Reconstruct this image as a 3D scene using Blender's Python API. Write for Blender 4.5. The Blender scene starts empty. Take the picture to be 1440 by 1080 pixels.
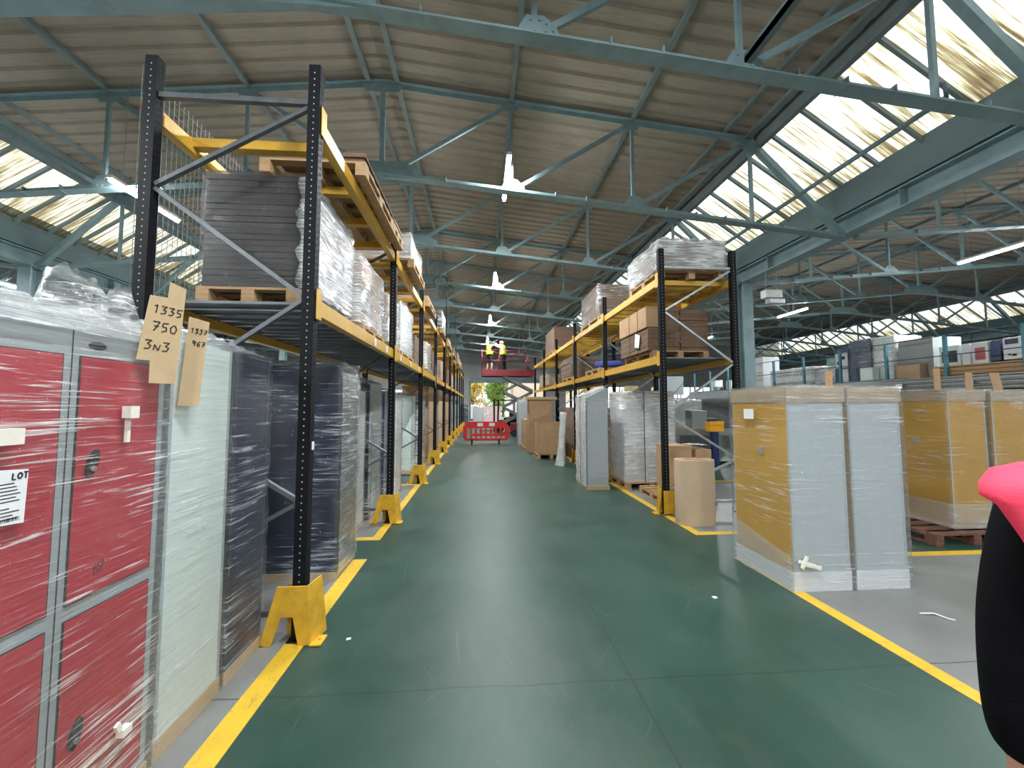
import bpy, math, random
from mathutils import Vector, Matrix, noise
random.seed(7)
C = bpy.context.scene
COL = C.collection
PI = math.pi
R = math.radians

# ------------------------------------------------------------------ camera
cam_d = bpy.data.cameras.new('camera')
cam = bpy.data.objects.new('camera', cam_d)
COL.objects.link(cam)
cam_d.sensor_width = 36.0
cam_d.lens = 530.0 / 1440.0 * 36.0
cam_d.shift_x = 8.9 / 1440.0
cam_d.clip_start = 0.05
cam_d.clip_end = 300
cam.location = (0, 0, 1.65)
cam.rotation_euler = (R(90) + math.atan(31 / 530.0), 0, R(-4))
C.camera = cam

# ------------------------------------------------------------------ world, exposure
C.view_settings.view_transform = 'Standard'
C.view_settings.look = 'None'
C.view_settings.gamma = 1
C.view_settings.use_curve_mapping = False
C.view_settings.exposure = 0.9
W = bpy.data.worlds.new('overcast'); C.world = W; W.use_nodes = True
wn = W.node_tree.nodes; wl = W.node_tree.links
bg = wn['Background']
grad = wn.new('ShaderNodeValToRGB'); sep = wn.new('ShaderNodeSeparateXYZ'); tcw = wn.new('ShaderNodeTexCoord')
wl.new(tcw.outputs['Generated'], sep.inputs[0]); wl.new(sep.outputs['Z'], grad.inputs[0])
grad.color_ramp.elements[0].position = 0.0; grad.color_ramp.elements[0].color = (0.75, 0.78, 0.80, 1)
grad.color_ramp.elements[1].position = 0.6; grad.color_ramp.elements[1].color = (0.95, 0.98, 1.0, 1)
wl.new(grad.outputs[0], bg.inputs['Color'])
bg.inputs['Strength'].default_value = 1.7
C.cycles.use_denoising = True
C.cycles.max_bounces = 8
C.cycles.diffuse_bounces = 4
C.cycles.glossy_bounces = 3
C.cycles.transparent_max_bounces = 20
C.cycles.sample_clamp_indirect = 4.0
C.cycles.use_light_tree = True
TUBE = 90.0      # emission of the lit battens
LAMP_W = 190.0    # light thrown by each batten

# ------------------------------------------------------------------ layout constants (metres)
RIDGE = -1.85; HALF = 7.3; VAL = 9.35
TR_Y = [0.9 + 3.05 * k for k in range(11)]
Y0, Y1 = -12.0, 32.0
def ztop(d): return 7.78 - 0.105 * d
def zbot(d): return 6.00 - 0.100 * d

# ------------------------------------------------------------------ materials
M = {}
def mat(name, col, rough=0.6, metal=0.0, var=0.12, scale=6.0, bump=0.0, bscale=60.0, stretch=(1, 1, 1), spec=0.5, coat=0.0):
    m = bpy.data.materials.new(name); m.use_nodes = True
    n = m.node_tree.nodes; l = m.node_tree.links
    b = n['Principled BSDF']
    b.inputs['Roughness'].default_value = rough
    b.inputs['Metallic'].default_value = metal
    b.inputs['Specular IOR Level'].default_value = spec
    if coat: b.inputs['Coat Weight'].default_value = coat
    tc = n.new('ShaderNodeTexCoord'); mp = n.new('ShaderNodeMapping')
    mp.inputs['Scale'].default_value = stretch
    l.new(tc.outputs['Object'], mp.inputs['Vector'])
    ns = n.new('ShaderNodeTexNoise'); ns.inputs['Scale'].default_value = scale
    ns.inputs['Detail'].default_value = 5; ns.inputs['Roughness'].default_value = 0.65
    l.new(mp.outputs[0], ns.inputs['Vector'])
    rp = n.new('ShaderNodeValToRGB')
    rp.color_ramp.elements[0].position = 0.3; rp.color_ramp.elements[1].position = 0.7
    c0 = [max(0, c * (1 - var)) for c in col]; c1 = [min(1, c * (1 + var)) for c in col]
    rp.color_ramp.elements[0].color = (*c0, 1); rp.color_ramp.elements[1].color = (*c1, 1)
    l.new(ns.outputs['Fac'], rp.inputs[0]); l.new(rp.outputs[0], b.inputs['Base Color'])
    if bump:
        n2 = n.new('ShaderNodeTexNoise'); n2.inputs['Scale'].default_value = bscale
        n2.inputs['Detail'].default_value = 3
        l.new(mp.outputs[0], n2.inputs['Vector'])
        bp = n.new('ShaderNodeBump'); bp.inputs['Strength'].default_value = bump; bp.inputs['Distance'].default_value = 0.01
        l.new(n2.outputs['Fac'], bp.inputs['Height']); l.new(bp.outputs[0], b.inputs['Normal'])
    M[name] = m
    return m
def math_node(n, l, op, a, b=None, c=None):
    x = n.new('ShaderNodeMath'); x.operation = op
    for i, v in enumerate((a, b, c)):
        if v is None: continue
        if isinstance(v, (int, float)): x.inputs[i].default_value = v
        else: l.new(v, x.inputs[i])
    return x.outputs[0]

mat('teal_steel', (0.235, 0.34, 0.36), 0.5, 0.1, 0.18, 3.0, 0.15, 30)
mat('teal_dark', (0.14, 0.205, 0.215), 0.55, 0.1, 0.2, 2.0, 0.15, 20, (1, .2, 1))
mat('purlin_steel', (0.19, 0.24, 0.24), 0.6, 0.1, 0.2, 2.0)
mat('yellow_steel', (0.62, 0.36, 0.045), 0.42, 0.1, 0.12, 4.0, 0.1, 30)
mat('yellow_guard', (0.66, 0.38, 0.03), 0.45, 0.1, 0.25, 7.0, 0.1, 30)
mat('post_blue_black', (0.005, 0.006, 0.008), 0.6, 0.0, 0.3, 5.0, spec=0.2)
mat('hole_dark', (0.002, 0.002, 0.002), 0.8)
mat('hole_light', (0.45, 0.46, 0.46), 0.6)
mat('galvanised', (0.40, 0.43, 0.44), 0.35, 0.55, 0.2, 12.0, 0.05, 50)
mat('galvanised_dull', (0.13, 0.145, 0.155), 0.4, 0.4, 0.2, 12.0)
mat('deck_steel', (0.16, 0.18, 0.19), 0.45, 0.4, 0.25, 6.0)
mat('wire', (0.22, 0.23, 0.22), 0.5, 0.3)
mat('red_door', (0.46, 0.022, 0.045), 0.4, 0, 0.05, 2.0)
mat('locker_grey', (0.40, 0.44, 0.46), 0.4, 0.1, 0.06, 3)
mat('dark_gap', (0.02, 0.02, 0.022), 0.8)
mat('panel_white_green', (0.66, 0.74, 0.70), 0.4, 0, 0.05, 2)
mat('panel_white_blue', (0.43, 0.48, 0.50), 0.35, 0.0, 0.05, 2)
mat('panel_white', (0.68, 0.70, 0.70), 0.45, 0, 0.05, 2)
mat('navy', (0.010, 0.018, 0.048), 0.3, 0, 0.2, 2)
mat('navy_mid', (0.03, 0.05, 0.12), 0.4, 0, 0.3, 3)
mat('purple', (0.06, 0.05, 0.18), 0.45, 0, 0.3, 4)
mat('dark_panel', (0.035, 0.04, 0.05), 0.4, 0, 0.2, 2)
mat('dark_sheets', (0.024, 0.020, 0.020), 0.7, 0, 0.3, 3, stretch=(1, 1, 12))
mat('grey_panel', (0.26, 0.28, 0.27), 0.45, 0, 0.1, 2)
mat('ochre_door', (0.52, 0.29, 0.035), 0.4, 0, 0.08, 1.5)
mat('cardboard', (0.44, 0.28, 0.15), 0.85, 0, 0.1, 5, 0.1, 80)
mat('cardboard_filmed', (0.40, 0.31, 0.22), 0.6, 0, 0.1, 5, 0.1, 80)
mat('cardboard_light', (0.52, 0.38, 0.22), 0.8, 0, 0.08, 5, 0.1, 80)
mat('cardboard_dark', (0.19, 0.12, 0.075), 0.85, 0, 0.25, 9, 0.3, 60, (1, 1, 12))
mat('kraft_roll', (0.56, 0.42, 0.28), 0.75, 0, 0.06, 3)
mat('pallet_wood', (0.42, 0.27, 0.14), 0.85, 0, 0.3, 6, 0.3, 40, (1, 6, 6))
mat('pallet_old', (0.14, 0.06, 0.04), 0.85, 0, 0.5, 8, 0.3, 40, (1, 6, 6))
mat('black_rubber', (0.01, 0.01, 0.011), 0.7)
mat('black_cloth', (0.004, 0.004, 0.005), 0.95, 0, 0.2, 20, 0.2, 200, spec=0.1)
mat('dark_trousers', (0.012, 0.013, 0.018), 0.9, 0, 0.2, 20)
mat('pink_vest', (0.95, 0.055, 0.12), 0.7, 0, 0.06, 10, 0.15, 200)
mat('yellow_vest', (0.65, 0.85, 0.03), 0.7, 0, 0.05)
mat('orange_band', (0.95, 0.35, 0.05), 0.7, 0, 0.05)
mat('reflective_grey', (0.6, 0.62, 0.62), 0.4, 0.2)
mat('skin', (0.50, 0.27, 0.19), 0.55, 0, 0.08, 20)
mat('hair_dark', (0.02, 0.013, 0.009), 0.7)
mat('helmet_white', (0.85, 0.86, 0.85), 0.3)
mat('helmet_dark', (0.02, 0.025, 0.05), 0.35)
mat('lift_red', (0.17, 0.012, 0.018), 0.4, 0.1, 0.15, 4)
mat('lift_grey', (0.15, 0.155, 0.155), 0.5, 0.3, 0.15, 4)
mat('barrier_red', (0.50, 0.018, 0.016), 0.4, 0, 0.08, 5)
mat('orange_plastic', (0.9, 0.25, 0.03), 0.4)
mat('concrete', (0.36, 0.36, 0.35), 0.85, 0, 0.15, 2, 0.1, 10)
mat('wall_grey', (0.30, 0.30, 0.285), 0.8, 0, 0.15, 1)
mat('cladding_cream', (0.75, 0.66, 0.52), 0.8, 0, 0.05, 1)
mat('rail_blue', (0.07, 0.22, 0.27), 0.45, 0.1, 0.15, 4)
mat('post_navy', (0.012, 0.03, 0.11), 0.4, 0.1, 0.2)
mat('paper', (0.80, 0.81, 0.82), 0.7, 0, 0.03)
mat('ink', (0.012, 0.012, 0.014), 0.7)
mat('foam', (0.78, 0.75, 0.66), 0.8, 0, 0.05, 30)
mat('cream_post', (0.66, 0.55, 0.28), 0.5, 0, 0.1)
mat('safety_yellow', (0.88, 0.42, 0.01), 0.4)
mat('asphalt', (0.30, 0.30, 0.29), 0.9, 0, 0.2, 1)
mat('bark', (0.10, 0.07, 0.05), 0.9, 0, 0.3, 6)
mat('leaf_yellow', (0.62, 0.48, 0.10), 0.7, 0, 0.35, 2)
mat('leaf_green', (0.28, 0.42, 0.09), 0.7, 0, 0.4, 2)
mat('glossy_black', (0.01, 0.01, 0.012), 0.25)
mat('chrome', (0.7, 0.7, 0.7), 0.25, 0.9)
mat('tarp_green', (0.10, 0.19, 0.17), 0.5, 0, 0.3, 5, 0.5, 8)
mat('van_white', (0.82, 0.84, 0.85), 0.3)
mat('pink_fence', (0.75, 0.55, 0.55), 0.7)
mat('blue_cloth', (0.06, 0.07, 0.30), 0.8)
mat('magenta_ink', (0.45, 0.12, 0.10), 0.6)

def m_floor(name, base, light, green):
    m = bpy.data.materials.new(name); m.use_nodes = True
    n = m.node_tree.nodes; l = m.node_tree.links; b = n['Principled BSDF']
    tc = n.new('ShaderNodeTexCoord'); sx = n.new('ShaderNodeSeparateXYZ'); l.new(tc.outputs['Object'], sx.inputs[0])
    n1 = n.new('ShaderNodeTexNoise'); n1.inputs['Scale'].default_value = 0.9; n1.inputs['Detail'].default_value = 8; n1.inputs['Roughness'].default_value = 0.65
    l.new(tc.outputs['Object'], n1.inputs['Vector'])
    r1 = n.new('ShaderNodeValToRGB'); r1.color_ramp.elements[0].position = 0.35; r1.color_ramp.elements[1].position = 0.75
    r1.color_ramp.elements[0].color = (*base, 1); r1.color_ramp.elements[1].color = (*light, 1)
    l.new(n1.outputs['Fac'], r1.inputs[0])
    # brownish tyre wear patches
    n4 = n.new('ShaderNodeTexNoise'); n4.inputs['Scale'].default_value = 0.45; n4.inputs['Detail'].default_value = 9; n4.inputs['Roughness'].default_value = 0.7
    mp4 = n.new('ShaderNodeMapping'); mp4.inputs['Scale'].default_value = (1.6, 0.7, 1); mp4.inputs['Location'].default_value = (3, 5, 0)
    l.new(tc.outputs['Object'], mp4.inputs[0]); l.new(mp4.outputs[0], n4.inputs['Vector'])
    f4 = n.new('ShaderNodeMapRange'); f4.inputs[1].default_value = 0.48; f4.inputs[2].default_value = 0.68; f4.inputs[4].default_value = 0.5
    l.new(n4.outputs['Fac'], f4.inputs[0])
    mx0 = n.new('ShaderNodeMixRGB'); l.new(f4.outputs[0], mx0.inputs[0]); l.new(r1.outputs[0], mx0.inputs[1])
    mx0.inputs[2].default_value = (0.085, 0.100, 0.082, 1) if green else (0.20, 0.19, 0.18, 1)
    # pale scratches in three directions
    cur = mx0.outputs[0]
    for k, (rz, sc, th) in enumerate(((0.7, (1.0, 26, 1), 0.675), (-0.9, (0.8, 30, 1), 0.68), (1.5, (0.5, 24, 1), 0.665), (1.1, (0.6, 34, 1), 0.67))):
        mr = n.new('ShaderNodeMapping'); mr.inputs['Rotation'].default_value = (0, 0, rz); mr.inputs['Location'].default_value = (k * 7.3, k * 3.1, k)
        mp = n.new('ShaderNodeMapping'); mp.inputs['Scale'].default_value = sc
        l.new(tc.outputs['Object'], mr.inputs[0]); l.new(mr.outputs[0], mp.inputs[0])
        ns = n.new('ShaderNodeTexNoise'); ns.inputs['Scale'].default_value = 1.6; ns.inputs['Detail'].default_value = 6; ns.inputs['Roughness'].default_value = 0.6
        l.new(mp.outputs[0], ns.inputs['Vector'])
        fr = n.new('ShaderNodeMapRange'); fr.inputs[1].default_value = th; fr.inputs[2].default_value = th + 0.07; fr.inputs[4].default_value = 0.24
        l.new(ns.outputs['Fac'], fr.inputs[0])
        mx = n.new('ShaderNodeMixRGB'); l.new(fr.outputs[0], mx.inputs[0]); l.new(cur, mx.inputs[1])
        mx.inputs[2].default_value = (0.24, 0.32, 0.28, 1) if green else (0.42, 0.42, 0.41, 1)
        cur = mx.outputs[0]
    # slab joints
    wob = n.new('ShaderNodeTexNoise'); wob.inputs['Scale'].default_value = 2.5; wob.inputs['Detail'].default_value = 4
    l.new(tc.outputs['Object'], wob.inputs['Vector'])
    w = math_node(n, l, 'MULTIPLY', math_node(n, l, 'SUBTRACT', wob.outputs['Fac'], 0.5), 0.05)
    jx = math_node(n, l, 'ABSOLUTE', math_node(n, l, 'SUBTRACT', math_node(n, l, 'ADD', sx.outputs['X'], w), 0.93))
    jy = math_node(n, l, 'ABSOLUTE', math_node(n, l, 'SUBTRACT', math_node(n, l, 'FLOORED_MODULO', math_node(n, l, 'ADD', sx.outputs['Y'], w), 3.58), 2.32))
    mn = math_node(n, l, 'MINIMUM', jx, jy)
    fj = n.new('ShaderNodeMapRange'); fj.inputs[1].default_value = 0.003; fj.inputs[2].default_value = 0.008; fj.inputs[3].default_value = 0.75; fj.inputs[4].default_value = 0
    l.new(mn, fj.inputs[0])
    mj = n.new('ShaderNodeMixRGB'); l.new(fj.outputs[0], mj.inputs[0]); l.new(cur, mj.inputs[1]); mj.inputs[2].default_value = (0.02, 0.03, 0.025, 1)
    l.new(mj.outputs[0], b.inputs['Base Color'])
    rr = n.new('ShaderNodeMapRange'); rr.inputs[3].default_value = 0.30; rr.inputs[4].default_value = 0.55; b.inputs['Specular IOR Level'].default_value = 0.42
    l.new(n1.outputs['Fac'], rr.inputs[0]); l.new(rr.outputs[0], b.inputs['Roughness'])
    bp = n.new('ShaderNodeBump'); bp.inputs['Strength'].default_value = 0.12; bp.inputs['Distance'].default_value = 0.02
    l.new(n1.outputs['Fac'], bp.inputs['Height']); l.new(bp.outputs[0], b.inputs['Normal'])
    M[name] = m
m_floor('floor_green', (0.015, 0.050, 0.037), (0.036, 0.084, 0.065), True)
m_floor('floor_grey', (0.15, 0.16, 0.155), (0.27, 0.28, 0.275), False)

def m_line():
    m = mat('line_yellow', (0.68, 0.43, 0.03), 0.55, 0, 0.12, 5)
    n = m.node_tree.nodes; l = m.node_tree.links; b = n['Principled BSDF']
    src = b.inputs['Base Color'].links[0].from_socket
    tc = n.new('ShaderNodeTexCoord')
    ns = n.new('ShaderNodeTexNoise'); ns.inputs['Scale'].default_value = 14; ns.inputs['Detail'].default_value = 7; ns.inputs['Roughness'].default_value = 0.75
    l.new(tc.outputs['Object'], ns.inputs['Vector'])
    f = n.new('ShaderNodeMapRange'); f.inputs[1].default_value = 0.56; f.inputs[2].default_value = 0.68; f.inputs[4].default_value = 0.75
    l.new(ns.outputs['Fac'], f.inputs[0])
    mx = n.new('ShaderNodeMixRGB'); l.new(f.outputs[0], mx.inputs[0]); l.new(src, mx.inputs[1]); mx.inputs[2].default_value = (0.20, 0.15, 0.04, 1)
    l.new(mx.outputs[0], b.inputs['Base Color'])
m_line()

def m_roof():
    m = mat('fibre_cement', (0.34, 0.30, 0.24), 0.9, 0, 0.10, 1.2)
    n = m.node_tree.nodes; l = m.node_tree.links; b = n['Principled BSDF']
    src = b.inputs['Base Color'].links[0].from_socket
    tc = n.new('ShaderNodeTexCoord'); mp = n.new('ShaderNodeMapping'); mp.inputs['Scale'].default_value = (0.6, 9, 1)
    l.new(tc.outputs['Object'], mp.inputs[0])
    ns = n.new('ShaderNodeTexNoise'); ns.inputs['Scale'].default_value = 3; ns.inputs['Detail'].default_value = 6; ns.inputs['Roughness'].default_value = 0.7
    l.new(mp.outputs[0], ns.inputs['Vector'])
    f = n.new('ShaderNodeMapRange'); f.inputs[1].default_value = 0.5; f.inputs[2].default_value = 0.75; f.inputs[4].default_value = 0.45
    l.new(ns.outputs['Fac'], f.inputs[0])
    mx = n.new('ShaderNodeMixRGB'); l.new(f.outputs[0], mx.inputs[0]); l.new(src, mx.inputs[1]); mx.inputs[2].default_value = (0.13, 0.10, 0.08, 1)
    l.new(mx.outputs[0], b.inputs['Base Color'])
m_roof()

def m_glazing(nm='dirty_glazing', extra=0.0):
    # dirty wired glass: a filter whose colour carries the algae and rust runs
    m = bpy.data.materials.new(nm); m.use_nodes = True
    n = m.node_tree.nodes; l = m.node_tree.links; n.clear()
    out = n.new('ShaderNodeOutputMaterial'); tc = n.new('ShaderNodeTexCoord')
    mp = n.new('ShaderNodeMapping'); mp.inputs['Scale'].default_value = (0.55, 15, 0.55)
    l.new(tc.outputs['Object'], mp.inputs[0])
    ns = n.new('ShaderNodeTexNoise'); ns.inputs['Scale'].default_value = 1.3; ns.inputs['Detail'].default_value = 7; ns.inputs['Roughness'].default_value = 0.62
    l.new(mp.outputs[0], ns.inputs['Vector'])
    n2 = n.new('ShaderNodeTexNoise'); n2.inputs['Scale'].default_value = 1.1; n2.inputs['Detail'].default_value = 5
    l.new(tc.outputs['Object'], n2.inputs['Vector'])
    gen = n.new('ShaderNodeSeparateXYZ'); l.new(tc.outputs['Generated'], gen.inputs[0])
    low = n.new('ShaderNodeMapRange'); low.inputs[1].default_value = 0.65; low.inputs[2].default_value = 0.0; low.inputs[3].default_value = 0; low.inputs[4].default_value = 0.11
    l.new(gen.outputs['Z'], low.inputs[0])
    s = math_node(n, l, 'ADD', math_node(n, l, 'ADD', ns.outputs['Fac'], math_node(n, l, 'MULTIPLY', math_node(n, l, 'SUBTRACT', n2.outputs['Fac'], 0.5), 0.35)), math_node(n, l, 'ADD', low.outputs[0], extra))
    rp = n.new('ShaderNodeValToRGB'); e = rp.color_ramp.elements
    e[0].position = 0.51; e[0].color = (0.60, 0.62, 0.61, 1)
    e[1].position = 0.80; e[1].color = (0.04, 0.03, 0.02, 1)
    a = e.new(0.60); a.color = (0.36, 0.34, 0.21, 1)
    a = e.new(0.67); a.color = (0.20, 0.15, 0.075, 1)
    l.new(s, rp.inputs[0])
    tr = n.new('ShaderNodeBsdfTransparent'); l.new(rp.outputs[0], tr.inputs[0])
    df = n.new('ShaderNodeBsdfDiffuse'); df.inputs[0].default_value = (0.42, 0.38, 0.28, 1)
    f = n.new('ShaderNodeMapRange'); f.inputs[1].default_value = 0.5; f.inputs[2].default_value = 0.8; f.inputs[3].default_value = 0.03; f.inputs[4].default_value = 0.3
    l.new(s, f.inputs[0])
    mx = n.new('ShaderNodeMixShader'); l.new(f.outputs[0], mx.inputs[0]); l.new(tr.outputs[0], mx.inputs[1]); l.new(df.outputs[0], mx.inputs[2])
    l.new(mx.outputs[0], out.inputs[0])
    M[nm] = m
m_glazing(); m_glazing('dirtier_glazing', 0.055)

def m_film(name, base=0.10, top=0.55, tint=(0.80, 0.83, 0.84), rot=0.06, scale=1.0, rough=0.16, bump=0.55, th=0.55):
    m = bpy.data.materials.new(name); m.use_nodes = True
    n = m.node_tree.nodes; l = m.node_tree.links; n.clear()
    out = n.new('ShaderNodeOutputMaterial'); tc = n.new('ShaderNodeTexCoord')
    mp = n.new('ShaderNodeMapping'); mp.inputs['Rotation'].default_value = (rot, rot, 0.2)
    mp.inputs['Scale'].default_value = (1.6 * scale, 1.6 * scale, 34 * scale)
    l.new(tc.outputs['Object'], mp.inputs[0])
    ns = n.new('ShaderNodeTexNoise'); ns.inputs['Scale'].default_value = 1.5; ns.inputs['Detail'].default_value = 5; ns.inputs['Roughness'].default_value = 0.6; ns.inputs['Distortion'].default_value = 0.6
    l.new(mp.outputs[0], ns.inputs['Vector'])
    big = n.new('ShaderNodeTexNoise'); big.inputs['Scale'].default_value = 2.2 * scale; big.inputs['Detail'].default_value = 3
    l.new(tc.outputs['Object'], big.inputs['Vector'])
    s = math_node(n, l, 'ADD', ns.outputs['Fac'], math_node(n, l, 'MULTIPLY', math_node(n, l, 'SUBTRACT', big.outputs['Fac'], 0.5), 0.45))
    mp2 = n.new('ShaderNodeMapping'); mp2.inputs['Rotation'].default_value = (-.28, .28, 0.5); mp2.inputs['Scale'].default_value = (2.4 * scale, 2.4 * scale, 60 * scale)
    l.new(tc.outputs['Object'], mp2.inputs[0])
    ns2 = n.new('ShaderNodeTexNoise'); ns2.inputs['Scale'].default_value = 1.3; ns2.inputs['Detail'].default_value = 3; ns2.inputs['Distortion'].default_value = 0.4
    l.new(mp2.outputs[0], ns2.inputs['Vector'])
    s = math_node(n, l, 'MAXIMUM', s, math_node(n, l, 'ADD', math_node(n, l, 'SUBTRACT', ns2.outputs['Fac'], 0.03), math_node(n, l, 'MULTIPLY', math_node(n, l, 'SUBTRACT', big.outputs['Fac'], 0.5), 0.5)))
    f = n.new('ShaderNodeMapRange'); f.inputs[1].default_value = th; f.inputs[2].default_value = th + 0.13; f.inputs[3].default_value = base; f.inputs[4].default_value = top  # white streaks: highlights painted into the film, along with its denser wrinkles
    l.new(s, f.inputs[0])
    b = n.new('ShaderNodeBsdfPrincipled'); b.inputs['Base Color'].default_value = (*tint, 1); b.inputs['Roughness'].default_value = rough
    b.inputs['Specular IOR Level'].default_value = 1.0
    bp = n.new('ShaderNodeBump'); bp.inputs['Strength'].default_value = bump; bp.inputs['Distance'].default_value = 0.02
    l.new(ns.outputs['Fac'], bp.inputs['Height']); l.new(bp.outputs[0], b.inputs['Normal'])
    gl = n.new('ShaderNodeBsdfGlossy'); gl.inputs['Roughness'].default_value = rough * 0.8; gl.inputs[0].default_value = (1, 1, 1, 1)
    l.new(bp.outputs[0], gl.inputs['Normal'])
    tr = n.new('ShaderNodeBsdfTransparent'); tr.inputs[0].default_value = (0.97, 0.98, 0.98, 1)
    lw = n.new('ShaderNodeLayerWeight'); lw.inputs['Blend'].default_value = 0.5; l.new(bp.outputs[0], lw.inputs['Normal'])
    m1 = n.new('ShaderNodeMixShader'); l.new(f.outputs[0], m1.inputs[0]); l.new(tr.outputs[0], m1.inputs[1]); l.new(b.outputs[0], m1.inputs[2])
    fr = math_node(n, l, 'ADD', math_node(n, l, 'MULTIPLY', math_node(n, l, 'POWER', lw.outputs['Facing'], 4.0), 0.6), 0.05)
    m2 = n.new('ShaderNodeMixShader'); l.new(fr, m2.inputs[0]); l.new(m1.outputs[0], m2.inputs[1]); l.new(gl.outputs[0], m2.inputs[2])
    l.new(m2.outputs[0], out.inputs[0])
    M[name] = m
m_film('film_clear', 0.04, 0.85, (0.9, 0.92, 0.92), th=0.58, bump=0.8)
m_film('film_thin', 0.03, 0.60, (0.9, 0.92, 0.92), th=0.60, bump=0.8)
m_film('film_heavy', 0.28, 0.95, (0.88, 0.90, 0.91), th=0.50, bump=1.0)
m_film('film_milky', 0.26, 0.55, (0.72, 0.76, 0.77), bump=0.3, th=0.56)
m_film('film_side', 0.18, 0.75, (0.62, 0.68, 0.72), th=0.52, bump=1.0)
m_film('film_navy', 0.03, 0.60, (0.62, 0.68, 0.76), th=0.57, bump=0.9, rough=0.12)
m_film('film_dark', 0.02, 0.14, (0.14, 0.13, 0.13), bump=0.6, th=0.5)
m_film('bubble_film', 0.6, 0.9, (0.82, 0.84, 0.85), scale=1.6, bump=1.0, th=0.45)

def m_emit(name, col, s):
    m = bpy.data.materials.new(name); m.use_nodes = True
    b = m.node_tree.nodes['Principled BSDF']; b.inputs['Emission Color'].default_value = (*col, 1); b.inputs['Emission Strength'].default_value = s
    b.inputs['Base Color'].default_value = (0.8, 0.8, 0.8, 1)
    M[name] = m
m_emit('lit_tube', (0.93, 0.97, 1.0), TUBE)

# ------------------------------------------------------------------ mesh helpers
class MB:
    def __init__(s): s.v = []; s.f = []; s.m = []
    def add(s, vs, fs, mi=0):
        o = len(s.v); s.v += [tuple(v) for v in vs]
        for f in fs: s.f.append(tuple(i + o for i in f)); s.m.append(mi)
        return s
    def box(s, x0, x1, y0, y1, z0, z1, mi=0):
        return s.add([(x0, y0, z0), (x1, y0, z0), (x1, y1, z0), (x0, y1, z0), (x0, y0, z1), (x1, y0, z1), (x1, y1, z1), (x0, y1, z1)],
                     [(0, 3, 2, 1), (4, 5, 6, 7), (0, 1, 5, 4), (1, 2, 6, 5), (2, 3, 7, 6), (3, 0, 4, 7)], mi)
    def bar(s, p, q, w, h, mi=0, up=(0, 0, 1)):
        p = Vector(p); q = Vector(q); d = (q - p).normalized(); u = Vector(up)
        if abs(d.dot(u)) > 0.99: u = Vector((0, 1, 0))
        a = d.cross(u).normalized() * (w / 2); b = d.cross(a).normalized() * (h / 2)
        vs = [p - a - b, p + a - b, p + a + b, p - a + b, q - a - b, q + a - b, q + a + b, q - a + b]
        return s.add(vs, [(0, 1, 2, 3), (7, 6, 5, 4), (0, 4, 5, 1), (1, 5, 6, 2), (2, 6, 7, 3), (3, 7, 4, 0)], mi)
    def tube(s, pts, r, n=8, mi=0, cap=True):
        pts = [Vector(p) for p in pts]; rs = r if isinstance(r, (list, tuple)) else [r] * len(pts)
        rings = []; o = len(s.v); ref = None
        for i, p in enumerate(pts):
            d = (pts[min(i + 1, len(pts) - 1)] - pts[max(i - 1, 0)]).normalized()
            if ref is None: ref = Vector((0, 0, 1)) if abs(d.z) < 0.9 else Vector((1, 0, 0))
            a = d.cross(ref).normalized(); b = d.cross(a).normalized()
            for k in range(n):
                t = 2 * PI * k / n; s.v.append(tuple(p + a * (math.cos(t) * rs[i]) + b * (math.sin(t) * rs[i])))
        for i in range(len(pts) - 1):
            for k in range(n):
                a0 = o + i * n + k; a1 = o + i * n + (k + 1) % n
                s.f.append((a0, a1, a1 + n, a0 + n)); s.m.append(mi)
        if cap:
            s.f.append(tuple(o + k for k in range(n))[::-1]); s.m.append(mi)
            s.f.append(tuple(o + (len(pts) - 1) * n + k for k in range(n))); s.m.append(mi)
        return s
    def prism(s, poly, axis, a0, a1, mi=0):
        # poly: list of 2D points, extruded along axis 'x','y','z'
        def P(p, a): return {'x': (a, p[0], p[1]), 'y': (p[0], a, p[1]), 'z': (p[0], p[1], a)}[axis]
        n = len(poly); vs = [P(p, a0) for p in poly] + [P(p, a1) for p in poly]
        fs = [tuple(range(n))[::-1], tuple(range(n, 2 * n))] + [(k, (k + 1) % n, n + (k + 1) % n, n + k) for k in range(n)]
        return s.add(vs, fs, mi)
    def build(s, name, mats, parent=None, bevel=0.0, smooth=False, loc=None, rot=None):
        me = bpy.data.meshes.new(name); me.from_pydata(s.v, [], s.f)
        for m in (mats if isinstance(mats, (list, tuple)) else [mats]): me.materials.append(M[m])
        me.polygons.foreach_set('material_index', s.m)
        if smooth: me.polygons.foreach_set('use_smooth', [True] * len(s.f))
        me.update()
        o = bpy.data.objects.new(name, me); COL.objects.link(o)
        if parent: o.parent = parent
        if loc: o.location = loc
        if rot: o.rotation_euler = rot
        if bevel:
            b = o.modifiers.new('bevel', 'BEVEL'); b.width = bevel; b.segments = 2; b.limit_method = 'ANGLE'
        return o
def tag(o, label=None, cat=None, group=None, kind=None):
    if label: o['label'] = label
    if cat: o['category'] = cat
    if group: o['group'] = group
    if kind: o['kind'] = kind
    return o
def empty(name, loc=(0, 0, 0), rz=0.0, label=None, cat=None, group=None, rot=None):
    o = bpy.data.objects.new(name, None); COL.objects.link(o); o.location = loc
    o.rotation_euler = rot if rot else (0, 0, rz); o.empty_display_size = 0.1
    return tag(o, label, cat, group)
def copy_tree(o, loc=None, label=None, parent=None, rz=None):
    kids = [c for c in COL.objects if c.parent == o] if o.name not in KIDS else KIDS[o.name]
    KIDS[o.name] = kids
    c = o.copy(); COL.objects.link(c)
    if parent: c.parent = parent
    if loc is not None: c.location = loc
    if rz is not None: c.rotation_euler = (0, 0, rz)
    if label: c['label'] = label
    for k in kids: copy_tree(k, parent=c)
    return c
KIDS = {}
def struct(mb, name, mats, **k):
    return tag(mb.build(name, mats, **k), kind='structure')
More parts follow.
